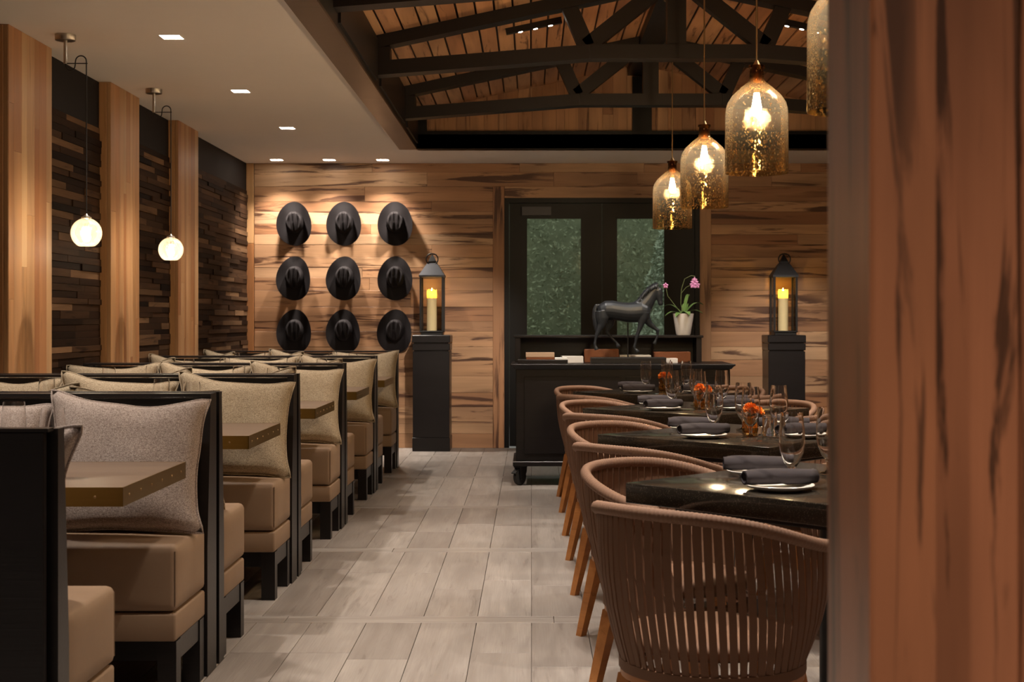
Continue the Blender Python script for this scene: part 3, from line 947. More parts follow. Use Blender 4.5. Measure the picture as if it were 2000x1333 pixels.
def rim_pt(s):
    a = abs(s); sg = 1 if s >= 0 else -1
    rx, ry = 0.292, 0.285
    if a < 0.80:
        p = a / 0.80 * PI / 2
        x, y = rx * math.sin(p) ** 0.94, -ry * math.cos(p) ** 0.94 if math.cos(p) > 0 else 0.0
    else:
        q = (a - 0.80) / 0.20
        x, y = rx * (1 - 0.05 * q * q), 0.135 * q
    u = (y + ry) / (ry + 0.135)
    z = 0.730 - 0.095 * (3 * u * u - 2 * u ** 3) * 0.6 - 0.095 * 0.4 * u
    return Vector((sg * x, y, z))
def ring_pt(s):
    p = s * R(130)
    return Vector((0.232 * math.sin(p), -0.232 * math.cos(p), 0.326))
def armchair(loc, rz, label, copy_of=None):
    if copy_of: return dup(copy_of, loc, rz, label)
    c = thing('woven_armchair', label, 'chair', loc, rz, 'woven strap armchairs round the dining tables')
    n = 420
    path = [rim_pt(-1 + 2 * i / n) for i in range(n + 1)]
    rad = [0.0165 * (1.0 + 0.045 * math.sin(2 * PI * i / 4.2)) for i in range(n + 1)]
    rad[0] *= 0.55; rad[-1] *= 0.55
    MB().tube(path, rad, 10).build('arm_rail', 'rope', c, 180)
    NS = 45
    for i in range(NS):
        s = -0.975 + 1.95 * i / (NS - 1)
        a, b = rim_pt(s), ring_pt(s)
        a = a - Vector((0, 0, 0.010))
        tg = (rim_pt(min(1, s + 0.01)) - rim_pt(max(-1, s - 0.01))).normalized()
        tgb = (ring_pt(s + 0.01) - ring_pt(s - 0.01)).normalized()
        rings = []
        tw = rng.uniform(-0.25, 0.25)
        for j in range(6):
            q = j / 5
            p = a.lerp(b, q); t_ = tg.lerp(tgb, q).normalized()
            ax = (b - a).normalized()
            out = ax.cross(t_).normalized()
            if out.dot(Vector((p.x, p.y, 0))) < 0: out = -out
            p = p + out * (0.018 * math.sin(PI * q))
            t2 = t_ * math.cos(tw * q) + out * math.sin(tw * q)
            o2 = out * math.cos(tw * q) - t_ * math.sin(tw * q)
            w = 0.0103 * (1 - 0.10 * q); h = 0.0022
            rings.append([p + t2 * w + o2 * h, p - t2 * w + o2 * h, p - t2 * w - o2 * h, p + t2 * w - o2 * h])
        MB().rings(rings).build('strap', 'strap', c)
    MB().shell([(0.240, 0.310), (0.240, 0.336), (0.205, 0.336), (0.205, 0.310)], 40).build('seat_wrap', 'strap', c, 40)
    MB().shell([(0.236, 0.292), (0.236, 0.3095), (0.195, 0.3095), (0.195, 0.292)], 40).build('seat_ring', 'teak', c, 40)
    MB().lathe([(0.20, 0.363), (0.222, 0.374), (0.226, 0.392), (0.215, 0.406), (0.12, 0.412), (0.0, 0.413)], 36).build('seat_pad', 'strap', c, 60)
    for sx in (-1, 1):
        for sy in (-1, 1):
            a = Vector((sx * 0.150, sy * 0.150, 0.292)); b = Vector((sx * 0.196, sy * 0.196, 0))
            m = MB()
            u = Vector((sx, 0, 0)); v = Vector((0, sy, 0))
            rr = []
            for p, w in ((a, 0.021), (b, 0.014)):
                rr.append([p + u * w + v * w, p - u * w + v * w, p - u * w - v * w, p + u * w - v * w])
            m.rings(rr)
            m.build('leg', 'teak', c)
    return reg(c)
ch0 = None
CO = 0.405
side = [(-1, -1, 'booths and entry'), (-1, 1, 'booths and hat wall'), (1, 1, 'right wall and hat wall'), (1, -1, 'right wall and entry')]
for i, y in enumerate(TY):
    for sx, sy, txt in side:
        if i == 0 and sx == 1 and sy == -1: continue      # wholly hidden behind the timber jamb
        rz = math.atan2(-sx * -1, -sy * -1) if False else 0
        # chair faces +y locally; turn it towards the table centre
        dx, dy = -sx, -sy
        rz = math.atan2(dy, dx) - PI / 2
        o = armchair((TX + sx * CO, y + sy * CO, 0), rz + R(rng.uniform(-4, 4)), 'brown woven armchair backing %s, %s' % (txt, tord[i]), ch0)
        ch0 = ch0 or o

# place settings
def goblet_mesh():
    pr = [(0.0, 0.0), (0.031, 0.0), (0.0315, 0.002), (0.012, 0.006), (0.0065, 0.012), (0.0058, 0.030), (0.010, 0.042), (0.022, 0.058), (0.033, 0.085),
          (0.0375, 0.115), (0.0370, 0.145), (0.0335, 0.180), (0.0315, 0.200),
          (0.0303, 0.200), (0.0323, 0.180), (0.0357, 0.145), (0.0362, 0.115), (0.0317, 0.086), (0.0205, 0.061), (0.008, 0.0465), (0.0, 0.045)]
    return MB().lathe(pr, 28, cap=False).mesh('goblet', 'glass', 35)
GOB = goblet_mesh()
def goblet(x, y, z, label, group):
    o = link('goblet', GOB, None, (x, y, z)); tag(o, label, 'glass', group); return o
def plate_mesh():
    pr = [(0.0, 0.0), (0.055, 0.0), (0.062, 0.004), (0.088, 0.011), (0.0945, 0.0165), (0.093, 0.0180), (0.086, 0.0145), (0.060, 0.008), (0.0, 0.0075)]
    return MB().lathe(pr, 40, cap=False).mesh('plate', 'ceramic', 60)
PLT = plate_mesh()
def napkin_mesh(seed):
    r = random.Random(seed)
    m = MB(); rings = []
    N, K = 26, 30
    for i in range(N + 1):
        s = i / N
        rr = []
        for j in range(K):
            a = 2 * PI * j / K
            ph = (a - 2.2 * s * PI - 0.6) % (2 * PI)
            base = 0.0205 + 0.003 * math.sin(PI * s) + 0.0045 * (ph / (2 * PI))
            base *= 1 + 0.04 * mnoise.noise(Vector((s * 5 + seed, a * 1.2, 0)))
            rr.append((-0.105 + 0.21 * s, base * math.cos(a) * 1.12, base * math.sin(a) * 0.86))
        rings.append(rr)
    # hollow ends
    def inner(r0, sc, dx): return [(p[0] + dx, p[1] * sc, p[2] * sc) for p in r0]
    rings = [inner(rings[0], 0.25, 0.012), inner(rings[0], 0.5, 0.006), inner(rings[0], 0.72, 0.003), inner(rings[0], 0.78, -0.001)] + rings + \
            [inner(rings[-1], 0.78, 0.001), inner(rings[-1], 0.72, -0.003), inner(rings[-1], 0.5, -0.006), inner(rings[-1], 0.25, -0.012)]
    return m.rings(rings).mesh('napkin', 'napkin', 70)
NAP = [napkin_mesh(s) for s in (1, 2, 3)]
def vase_mesh():
    pr = [(0.0, 0.0), (0.027, 0.0), (0.030, 0.004), (0.034, 0.03), (0.029, 0.055), (0.034, 0.082), (0.0315, 0.082), (0.0265, 0.055), (0.0315, 0.03), (0.026, 0.010), (0.0, 0.010)]
    return MB().lathe(pr, 12, cap=False).mesh('bud_vase', 'amber_glass', 20)
VAS = vase_mesh()
def bloom_mesh(seed):
    r = random.Random(seed); m = MB()
    for i in range(150):
        el = math.asin(r.uniform(-0.25, 1)); az = r.uniform(0, 2 * PI)
        n = Vector((math.cos(el) * math.cos(az), math.cos(el) * math.sin(az), math.sin(el) * 0.8)).normalized()
        rad = 0.033 * (0.75 + 0.3 * r.random())
        u = n.orthogonal().normalized(); v = n.cross(u)
        a = r.uniform(0, 2 * PI); u, v = u * math.cos(a) + v * math.sin(a), v * math.cos(a) - u * math.sin(a)
        p = n * rad; w = 0.0075
        m.add([n * rad * 0.4, p - u * w + v * 0.002, p + n * 0.004, p + u * w - v * 0.002], [(0, 1, 2, 3)])
    return m.mesh('petals', 'petal_orange')
BLM = [bloom_mesh(s) for s in (1, 2)]
def tumbler_mesh():
    pr = [(0.0, 0.0), (0.027, 0.0), (0.0285, 0.003), (0.0300, 0.095), (0.0286, 0.095), (0.0268, 0.014), (0.0, 0.012)]
    return MB().lathe(pr, 28, cap=False).mesh('tumbler', 'glass', 35)
TUM = tumbler_mesh()
for i, y in enumerate(TY):
    for sx, sy, txt in side:
        if i == 0 and sx == 1: continue
        t2 = txt
        px, py = TX + sx * 0.192, y + sy * 0.185
        o = link('side_plate', PLT, None, (px, py, ZT)); tag(o, 'small white plate towards %s, %s' % (t2, tord[i]), 'plate', 'side plates on the dining tables')
        n = link('napkin_roll', NAP[(i + (sx + 1) + (sy + 1) // 2) % 3], None, (px + 0.005, py + 0.022, ZT + 0.0355), (0, 0, R(8 + rng.uniform(-8, 10)) + (0.12 if sy < 0 else -0.2)))
        tag(n, 'rolled charcoal napkin towards %s, %s' % (t2, tord[i]), 'napkin', 'napkin rolls on the dining tables')
    gs = [(-0.125, 0.0, 'beside the aisle-side napkin roll'), (0.00, -0.155, 'just before the amber bud vase'), (0.135, -0.02, 'beside the straight tumbler'), (0.03, 0.24, 'near the corner towards the hats')]
    for gx, gy, txt in gs:
        if i == 0 and gx > 0.1: continue
        goblet(TX + gx, y + gy, ZT, 'clear water goblet %s, %s' % (txt, tord[i]), 'water goblets on the dining tables')
    if i > 0:
        vx, vy = TX + 0.015 - (0.03 if i == 3 else 0), y - 0.045
        o = link('bud_vase', VAS, None, (vx, vy, ZT)); tag(o, 'small amber glass bud vase, ' + tord[i], 'vase', 'amber bud vases on the dining tables')
        f = thing('orange_bloom', 'bright orange ruffled bloom in the amber vase, ' + tord[i], 'flower', (vx, vy, ZT + 0.011), 0, 'orange blooms in the amber vases')
        link('petals', BLM[i % 2], f, (0.0, 0.0, 0.088))
        link('petals', BLM[(i + 1) % 2], f, (0.028, -0.01, 0.080)).scale = (0.8, 0.8, 0.8)
        MB().tube([(0, 0, 0), (0.002, 0, 0.05), (0, 0, 0.075)], 0.0022, 6).build('stem', 'stem', f)
        o = link('tumbler', TUM, None, (TX + 0.085, y - 0.10, ZT)); tag(o, 'straight clear tumbler beside the amber vase, ' + tord[i], 'glass', 'straight tumblers on the dining tables')
        w = MB().lathe([(0, 0), (0.0262, 0), (0.0279, 0.060), (0, 0.060)], 28).build('water_fill', 'glass', None, 35, (TX + 0.085, y - 0.10, ZT + 0.0142))
        tag(w, 'clear water in the straight tumbler, ' + tord[i], 'water', 'water in the straight tumblers')
for k in range(5):
    yc = PY[k] + 0.79
    for gx, gy, txt in ((-1.575, 0.16, 'aisle end towards hat wall'), (-1.335, -0.14, 'aisle end towards entry'), (-2.03, 0.15, 'wall end towards hat wall'), (-2.22, -0.10, 'wall end towards entry')):
        goblet(gx + rng.uniform(-0.03, 0.03), yc + gy, 0.753, 'clear goblet, %s, table of %s' % (txt, ordn[4 - k]), 'water goblets on the booth tables')

# ================================================================== HATS
def hat_meshes(seed):
    r = random.Random(seed)
    N = 56
    rx, rz = 0.163, 0.207
    ca, cb, ch = 0.084, 0.104, 0.118
    cz = 0.012
    curl = 0.075 + r.uniform(-0.012, 0.012)
    sk = r.uniform(-0.10, 0.10)
    def brim(a, q):
        ux, uz = math.cos(a), math.sin(a)
        ox = rx * ux * (1 - 0.10 * uz); oz = rz * uz
        bx, bz = ca * ux, cb * uz + cz
        x = bx + (ox - bx) * q; z = bz + (oz - bz) * q
        w = 0.010 + curl * abs(ux) ** 2.2 * q ** 1.6 * (1 + sk * ux * 3) - 0.018 * abs(uz) ** 3 * q
        return (x, -w - 0.012, z)
    def top(x, z):
        u, v = x / ca, (z - cz) / cb
        h = ch * (1 - 0.10 * v * v) - 0.020 * max(0, -v) ** 1.5
        h -= 0.034 * math.exp(-(u / 0.17) ** 2) * (1 - 0.6 * max(0, v) ** 2)                 # centre crease
        du = abs(u) - (0.50 - 0.12 * max(0, -v))
        h -= 0.030 * math.exp(-(du / 0.17) ** 2 - ((v + 0.02) / 0.62) ** 2)   # side dents
        return h
    m = MB(); rings = []
    for q in (0.04, 0.2, 0.34, 0.46, 0.58, 0.68, 0.76):
        rr = []
        for j in range(N):
            a = 2 * PI * j / N
            x, z = ca * q * math.cos(a), cb * q * math.sin(a) * (1.0 + 0.06 * (math.sin(a) < 0)) + cz
            rr.append((x, -top(x, z) - 0.012, z))
        rings.append(rr)
    for q, hh in ((0.86, 0.93), (0.93, 0.78), (0.965, 0.5), (0.99, 0.22), (1.0, 0.10)):
        rr = []
        for j in range(N):
            a = 2 * PI * j / N
            x, z = ca * q * math.cos(a), cb * q * math.sin(a) + cz
            rr.append((x, -top(x * 0.8, (z - cz) * 0.8 + cz) * hh - 0.012, z))
        rings.append(rr)
    crown = m.rings(rings).mesh('crown', 'felt', 180)
    b = MB(); rs = []
    qs = [0.0, 0.12, 0.3, 0.5, 0.7, 0.85, 0.95, 1.0]
    for q in qs: rs.append([brim(2 * PI * j / N, q) for j in range(N)])
    for q in reversed(qs): rs.append([(p[0] * 0.997, p[1] + 0.004, p[2] * 0.997) for p in (brim(2 * PI * j / N, q) for j in range(N))])
    bm_ = b.rings(rs, False, True).mesh('brim', 'felt', 50)
    band = MB(); rs = []
    for q, w in ((1.004, 0.024), (1.012, 0.028), (1.004, 0.040), (0.985, 0.040), (0.985, 0.024)):
        rs.append([(ca * q * math.cos(2 * PI * j / N), -w, cb * q * math.sin(2 * PI * j / N) + cz) for j in range(N)])
    return crown, bm_, band.rings(rs, False, True).mesh('hat_band', 'felt', 60)
HAT = [hat_meshes(s) for s in range(3)]
rows = [(2.106, 'top row'), (1.593, 'middle row'), (1.095, 'bottom row')]
cols = [(-2.219, 'column nearest the dark wall'), (-1.754, 'middle column'), (-1.275, 'column nearest the lantern')]
for i, (z, rn) in enumerate(rows):
    for j, (x, cn) in enumerate(cols):
        h = thing('cowboy_hat', 'dark felt cowboy hat hung on the timber wall, %s, %s' % (rn, cn), 'hat', (x, YB - 0.016, z), 0, 'cowboy hats on the timber wall')
        h.rotation_euler = (0, R(rng.uniform(-4, 4)), R(rng.uniform(-3, 3)))
        a, b, c = HAT[(i * 2 + j) % 3]
        link('crown', a, h); link('brim', b, h); link('hat_band', c, h)
        MB().tube([(0, 0.0, 0.03), (0, -0.03, 0.03)], 0.006, 8).build('hook', 'black_metal', h)

# ================================================================== LANTERNS ON PEDESTALS
LY = 13.165
def pedestal(x, label):
    p = thing('pedestal', label, 'pedestal', (x, LY, 0), 0, 'black pedestals either side of the doors')
    w = 0.172
    link('plinth', rbox_mesh('plinth', -w, w, -w, w, 0, 0.125, 0.003, 1, 'dark_wood'), p)
    link('shaft', rbox_mesh('shaft', -w + 0.004, w - 0.004, -w + 0.004, w - 0.004, 0.125, 0.915, 0.003, 1, 'dark_wood'), p)
    MB().box(-w + 0.014, w - 0.014, -w + 0.014, w - 0.014, 0.915, 0.925).build('reveal', 'dark_wood', p)
    link('collar', rbox_mesh('collar', -w, w, -w, w, 0.925, 0.985, 0.004, 1, 'dark_wood'), p)
    MB().box(-w + 0.014, w - 0.014, -w + 0.014, w - 0.014, 0.985, 0.995).build('reveal', 'dark_wood', p)
    link('cap', rbox_mesh('cap', -w - 0.003, w + 0.003, -w - 0.003, w + 0.003, 0.995, 1.063, 0.005, 1, 'dark_wood'), p)
def lantern(x, side_txt):
    z0 = 1.063
    l = thing('lantern', 'tall dark metal lantern with pyramid roof on the pedestal ' + side_txt, 'lantern', (x, LY, z0), 0, 'candle lanterns on pedestals')
    w = 0.111
    link('base', rbox_mesh('base', -w + 0.012, w - 0.012, -w + 0.012, w - 0.012, 0, 0.025, 0.003, 1, 'black_metal'), l)
    link('floor_tray', rbox_mesh('floor_tray', -w, w, -w, w, 0.025, 0.040, 0.003, 1, 'black_metal'), l)
    for sx in (-1, 1):
        for sy in (-1, 1):
            cx, cy = sx * (w - 0.010), sy * (w - 0.010)
            MB().box(cx - 0.009, cx + 0.009, cy - 0.009, cy + 0.009, 0.040, 0.535).build('post', 'black_metal', l)
    for s in (-1, 1):
        a = s * (w - 0.010)
        MB().box(-w + 0.02, w - 0.02, a - 0.0015, a + 0.0015, 0.041, 0.534).build('pane', 'lantern_glass', l)
        MB().box(a - 0.0015, a + 0.0015, -w + 0.02, w - 0.02, 0.041, 0.534).build('pane', 'lantern_glass', l)
    e = w + 0.006
    MB().rings([[(-e, -e, 0.535), (e, -e, 0.535), (e, e, 0.535), (-e, e, 0.535)], [(-e, -e, 0.552), (e, -e, 0.552), (e, e, 0.552), (-e, e, 0.552)],
                [(-0.045, -0.045, 0.665), (0.045, -0.045, 0.665), (0.045, 0.045, 0.665), (-0.045, 0.045, 0.665)]]).build('roof', 'grey_metal', l)
    MB().rings([[(-0.040, -0.040, 0.665), (0.040, -0.040, 0.665), (0.040, 0.040, 0.665), (-0.040, 0.040, 0.665)], [(-0.036, -0.036, 0.682), (0.036, -0.036, 0.682), (0.036, 0.036, 0.682), (-0.036, 0.036, 0.682)],
                [(-0.005, -0.005, 0.745), (0.005, -0.005, 0.745), (0.005, 0.005, 0.745), (-0.005, 0.005, 0.745)]]).build('roof_cap', 'black_metal', l)
    MB().tube([(0.055 * math.cos(a), -0.046, 0.700 + 0.052 * math.sin(a)) for a in [2 * PI * k / 28 for k in range(28)]], 0.0055, 8, closed=True).build('ring_handle', 'black_metal', l, 60)
    MB().tube([(-0.045, -0.046, 0.742), (0.045, -0.046, 0.742)], 0.003, 6).build('pin', 'black_metal', l)
    c = thing('pillar_candle', 'tall lit ivory candle inside the lantern ' + side_txt, 'candle', (x - 0.005, LY, z0 + 0.040), 0, 'candles in the lanterns')
    MB().lathe([(0, 0), (0.046, 0), (0.046, 0.300), (0.0, 0.300)], 24).build('wax_body', 'wax', c, 40)
    pr = []
    m = MB(); N = 24; rs = []
    for (r_, zz, wob) in ((0.046, 0.3005, 0), (0.047, 0.350, 0), (0.0465, 0.378, 1), (0.0435, 0.376, 1), (0.043, 0.350, 0), (0.042, 0.3005, 0)):
        rs.append([(r_ * math.cos(2 * PI * j / N), r_ * math.sin(2 * PI * j / N), zz + wob * 0.010 * math.sin(j * 1.7)) for j in range(N)])
    m.rings(rs, False, True).build('wax_rim', 'wax_thin', c, 60)
    MB().tube([(0, 0, 0.298), (0, 0, 0.325)], 0.0016, 6).build('wick', 'black_metal', c)
    MB().lathe([(0, 0.318), (0.007, 0.326), (0.009, 0.345), (0.005, 0.380), (0, 0.396)], 12).build('flame', 'flame', c, 60)
pedestal(-0.917, 'black moulded pedestal between the hats and the glass doors')
pedestal(2.334, 'black moulded pedestal to the side of the doors by the orchid')
lantern(-0.917, 'beside the hats')
lantern(2.334, 'beyond the orchid')

# ================================================================== WHEELED CART
CY0 = 10.31
ct = thing('wheeled_cart', 'long black wooden service cart on casters with raised back shelf', 'cart', (0.665, CY0 + 0.35, 0))
hx = 0.778
link('body', rbox_mesh('body', -hx, hx, -0.33, 0.33, 0.175, 0.845, 0.003, 1, 'dark_wood'), ct)
for xa, xb in ((-hx + 0.06, -0.02), (0.02, hx - 0.06)):
    link('front_panel', rbox_mesh('front_panel', xa, xb, -0.336, -0.33, 0.23, 0.79, 0.002, 1, 'dark_wood'), ct)
link('bottom_rail', rbox_mesh('bottom_rail', -hx - 0.022, hx + 0.022, -0.355, 0.355, 0.140, 0.175, 0.004, 1, 'dark_wood'), ct)
e1, e2 = hx + 0.008, hx + 0.035
MB().rings([[(-e1, -0.34, 0.845), (e1, -0.34, 0.845), (e1, 0.34, 0.845), (-e1, 0.34, 0.845)], [(-e2 + 0.008, -0.36, 0.868), (e2 - 0.008, -0.36, 0.868), (e2 - 0.008, 0.36, 0.868), (-e2 + 0.008, 0.36, 0.868)]]).build('cornice', 'dark_wood', ct)
link('cart_top', rbox_mesh('cart_top', -e2, e2, -0.368, 0.368, 0.868, 0.8815, 0.003, 1, 'dark_wood'), ct)
sx0, sx1 = -0.80, 0.63
link('shelf_back', rbox_mesh('shelf_back', sx0 + 0.025, sx1 - 0.025, 0.31, 0.33, 0.8815, 1.068, 0.002, 1, 'dark_wood'), ct)
for xa in (sx0 + 0.012, sx1 - 0.052):
    link('shelf_side', rbox_mesh('shelf_side', xa, xa + 0.04, 0.06, 0.31, 0.8815, 1.068, 0.002, 1, 'dark_wood'), ct)
link('shelf_top', rbox_mesh('shelf_top', sx0, sx1, 0.05, 0.345, 1.068, 1.086, 0.003, 1, 'dark_wood'), ct)
for x in (-hx + 0.035, hx - 0.035):
    for y in (-0.30, 0.30):
        sw = R(-38) if y < 0 else R(25)
        def turn(m):
            m.v = [(x + p[0] * math.cos(sw) - p[1] * math.sin(sw), y + p[0] * math.sin(sw) + p[1] * math.cos(sw), p[2]) for p in m.v]
            return m
        m = MB(); m.lathe([(0.012, -0.017), (0.055, -0.017), (0.060, -0.012), (0.060, 0.012), (0.055, 0.017), (0.012, 0.017)], 28)
        m.v = [(p[2], p[0] - 0.012, 0.0605 + p[1]) for p in m.v]
        wh = turn(m).build('caster_wheel', 'rubber', ct, 40)
        h = MB().lathe([(0.0, -0.020), (0.022, -0.020), (0.022, 0.020), (0.0, 0.020)], 16); h.v = [(p[2], p[0] - 0.012, 0.0605 + p[1]) for p in h.v]
        turn(h).build('hub', 'grey_metal', wh, 40)
        fk = turn(MB().box(-0.028, -0.022, -0.038, 0.026, 0.045, 0.128).box(0.022, 0.028, -0.038, 0.026, 0.045, 0.128).box(-0.034, 0.034, -0.04, 0.034, 0.128, 0.140)).build('caster_fork', 'black_metal', ct)
        turn(MB().bar((0, -0.035, 0.120), (0, -0.085, 0.090), 0.04, 0.007)).build('brake_lever', 'black_metal', fk)

# things on the cart
ZT2 = 0.8815
CYC = CY0 + 0.35
def flat(name, x0, x1, y0, y1, z0, z1, mat, label, cat, rz=0.0, r=0.002, group=None):
    cx, cy = (x0 + x1) / 2, (y0 + y1) / 2
    o = link(name, rbox_mesh(name, x0 - cx, x1 - cx, y0 - cy, y1 - cy, 0, z1 - z0, r, 1, mat), None, (cx, cy, z0), (0, 0, rz))
    return tag(o, label, cat, group)
flat('tray', -0.10, 0.265, CYC - 0.30, CYC - 0.05, ZT2, ZT2 + 0.030, 'dark_wood', 'low black tray on the cart under the tan books and papers', 'tray')
def book(x, y, z, w, d, h, mat, label, rz):
    b = thing('book', label, 'book', (x, y, z), rz, 'books on the wheeled cart')
    MB().box(-w / 2 + 0.003, w / 2 - 0.001, -d / 2 + 0.004, d / 2 - 0.004, 0.003, h - 0.003).build('pages', 'paper', b)
    for a in (0, h - 0.003): MB().box(-w / 2, w / 2, -d / 2, d / 2, a, a + 0.003).build('cover_board', mat, b)
    MB().box(-w / 2, -w / 2 + 0.003, -d / 2, d / 2, 0.003, h - 0.003).build('spine', mat, b)
    MB().box(-w / 2, w / 2, -d / 2 - 0.001, -d / 2 + 0.002, 0.003, h - 0.003).build('front_edge', mat, b)
book(0.065, CYC - 0.18, ZT2 + 0.030, 0.205, 0.15, 0.018, 'leather', 'thin brown book under the tan book on the cart tray', 0.0)
book(0.063, CYC - 0.18, ZT2 + 0.048, 0.208, 0.15, 0.032, 'book_tan', 'tan book lying on top of the brown book on the cart tray', 0.01)
flat('paper_stack', 0.172, 0.262, CYC - 0.25, CYC - 0.06, ZT2 + 0.030, ZT2 + 0.042, 'paper', 'loose white papers on the cart tray beside the tan book', 'paper', 0, 0.001, 'white papers on the cart')
flat('paper_stack', 0.225, 0.385, CYC - 0.02, CYC + 0.2, ZT2, ZT2 + 0.048, 'paper', 'thicker white paper stack between the books and leather folder', 'paper', 0.03, 0.001, 'white papers on the cart')
flat('leather_folder', 0.40, 0.66, CYC + 0.03, CYC + 0.24, ZT2, ZT2 + 0.100, 'leather', 'brown leather folder box behind the hind legs of the horse', 'folder', -0.03, 0.004, 'leather folders on the cart')
flat('paper_stack', 0.665, 0.90, CYC + 0.04, CYC + 0.24, ZT2, ZT2 + 0.056, 'paper', 'low white paper stack behind the rod of the horse', 'paper', 0, 0.001, 'white papers on the cart')
flat('leather_folder', 0.925, 1.20, CYC + 0.07, CYC + 0.27, ZT2, ZT2 + 0.080, 'leather', 'brown leather folder box near the orchid end of the cart', 'folder', 0.02, 0.004, 'leather folders on the cart')
flat('paper_stack', 0.915, 1.09, CYC - 0.06, CYC + 0.06, ZT2, ZT2 + 0.034, 'paper', 'white papers before the leather folder near the orchid', 'paper', 0, 0.001, 'white papers on the cart')

# horse sculpture
HS = 0.000583
hxo = 0.712; hy = CYC - 0.16
hr = thing('horse_sculpture', 'dark bronze trotting horse sculpture on a rod and plinth', 'sculpture', (hxo, hy, ZT2))
def hp(px, py, y=0.0): return Vector(((px - 563) * HS, y, 0.045 + (1190 - py) * HS))
hm = MB()
def limb(pts, n=12):
    """pts: (px, py, y, rx, ry) : loft of ellipses; rx in the picture plane, ry sideways"""
    P = [hp(p[0], p[1], p[2]) for p in pts]; rs = []
    for i, p in enumerate(P):
        t = (P[min(i + 1, len(P) - 1)] - P[max(i - 1, 0)]).normalized()
        side_ = Vector((0, 1, 0)); up = t.cross(side_).normalized(); side_ = up.cross(t).normalized()
        a, b = pts[i][3] * HS, pts[i][4] * HS
        rs.append([p + up * (a * math.cos(2 * PI * j / n)) + side_ * (b * math.sin(2 * PI * j / n)) for j in range(n)])
    hm.rings(rs)
# trunk
limb([(185, 600, 0, 40, 50), (215, 600, 0, 85, 90), (280, 592, 0, 118, 108), (360, 592, 0, 122, 108), (450, 606, 0, 118, 106), (560, 622, 0, 126, 112), (660, 620, 0, 132, 112), (740, 610, 0, 130, 104), (800, 618, 0, 104, 88), (840, 630, 0, 60, 60)], 18)
# neck and head
limb([(700, 590, 0, 120, 80), (760, 540, 0, 118, 70), (810, 480, 0, 98, 58), (850, 420, 0, 82, 48), (885, 365, 0, 68, 42), (925, 325, 0, 56, 40), (955, 310, 0, 40, 36)], 16)
limb([(915, 318, 0, 40, 34), (945, 345, 0, 60, 44), (955, 390, 0, 56, 42), (962, 440, 0, 42, 34), (970, 480, 0, 34, 30), (978, 515, 0, 34, 30), (982, 534, 0, 20, 20)], 14)
for s in (-1, 1): limb([(930, 300, s * 0.014, 14, 10), (938, 275, s * 0.016, 15, 7), (948, 250, s * 0.014, 4, 4)], 8)
# hind legs
yh = 0.036
limb([(225, 600, -yh, 80, 50), (235, 690, -yh, 82, 48), (225, 780, -yh, 50, 34), (185, 860, -yh, 30, 24), (165, 905, -yh, 26, 20), (150, 965, -yh, 16, 14), (142, 1015, -yh, 18, 16), (146, 1045, -yh, 16, 15), (158, 1075, -yh, 26, 20), (164, 1096, -yh, 30, 22)], 12)
limb([(300, 600, yh, 84, 50), (340, 690, yh, 80, 48), (345, 770, yh, 48, 34), (310, 830, yh, 32, 24), (305, 872, yh, 28, 20), (350, 930, yh, 17, 14), (400, 985, yh, 18, 16), (425, 1010, yh, 16, 15), (440, 1040, yh, 26, 20), (446, 1060, yh, 28, 20)], 12)
# fore legs
yf = 0.032
limb([(755, 620, -yf, 84, 44), (745, 700, -yf, 64, 40), (722, 780, -yf, 38, 28), (695, 860, -yf, 26, 22), (672, 925, -yf, 24, 20), (655, 1000, -yf, 15, 13), (640, 1060, -yf, 18, 15), (650, 1085, -yf, 15, 14), (672, 1108, -yf, 25, 19), (685, 1130, -yf, 27, 20)], 12)
limb([(775, 640, yf, 80, 44), (800, 710, yf, 58, 38), (850, 775, yf, 38, 28), (905, 818, yf, 27, 22), (945, 850, yf, 26, 21), (945, 905, yf, 15, 13), (930, 950, yf, 17, 15), (922, 972, yf, 15, 14), (910, 1000, yf, 24, 18), (902, 1022, yf, 26, 18)], 12)
# tail
limb([(200, 530, 0, 20, 18), (165, 535, 0, 26, 22), (145, 590, 0, 30, 26), (145, 680, 0, 36, 30), (158, 770, 0, 36, 30), (168, 840, 0, 26, 22), (170, 890, 0, 8, 8)], 10)
ho = hm.build('body', 'bronze', hr, 180)
rm = ho.modifiers.new('r', 'REMESH'); rm.mode = 'VOXEL'; rm.voxel_size = 0.0034
sm = ho.modifiers.new('s', 'SMOOTH'); sm.factor = 0.5; sm.iterations = 4
dg = bpy.context.evaluated_depsgraph_get()
me = bpy.data.meshes.new_from_object(ho.evaluated_get(dg))
ho.modifiers.clear(); ho.data = me
for p in me.polygons: p.use_smooth = True
if not me.materials: me.materials.append(M['bronze'])
# mane along the crest
mn = MB()
cr = [(706, 452), (735, 410), (775, 362), (815, 322), (860, 288), (905, 266), (945, 258)]
for i in range(len(cr) * 5 - 5):
    s = i / 5; k = int(s); f = s - k
    px = cr[k][0] * (1 - f) + cr[k + 1][0] * f; py = cr[k][1] * (1 - f) + cr[k + 1][1] * f
    q = rng.uniform(-6, 6)
    mn.tube([hp(px + 8, py + 8, 0), hp(px - 6 + q, py - 10, -0.004), hp(px - 12 + q, py + 22, -0.026), hp(px - 4 + q, py + 60, -0.034)], [0.004, 0.006, 0.0055, 0.001], 6)
mn.build('mane', 'bronze', hr, 180)
MB().tube([hp(563, 750), hp(563, 1190)], 0.0052, 10).build('rod', 'black_metal', hr, 60)
link('plinth', rbox_mesh('plinth', -0.275, 0.275, -0.10, 0.10, 0, 0.045, 0.003, 1, 'black_metal'), hr)

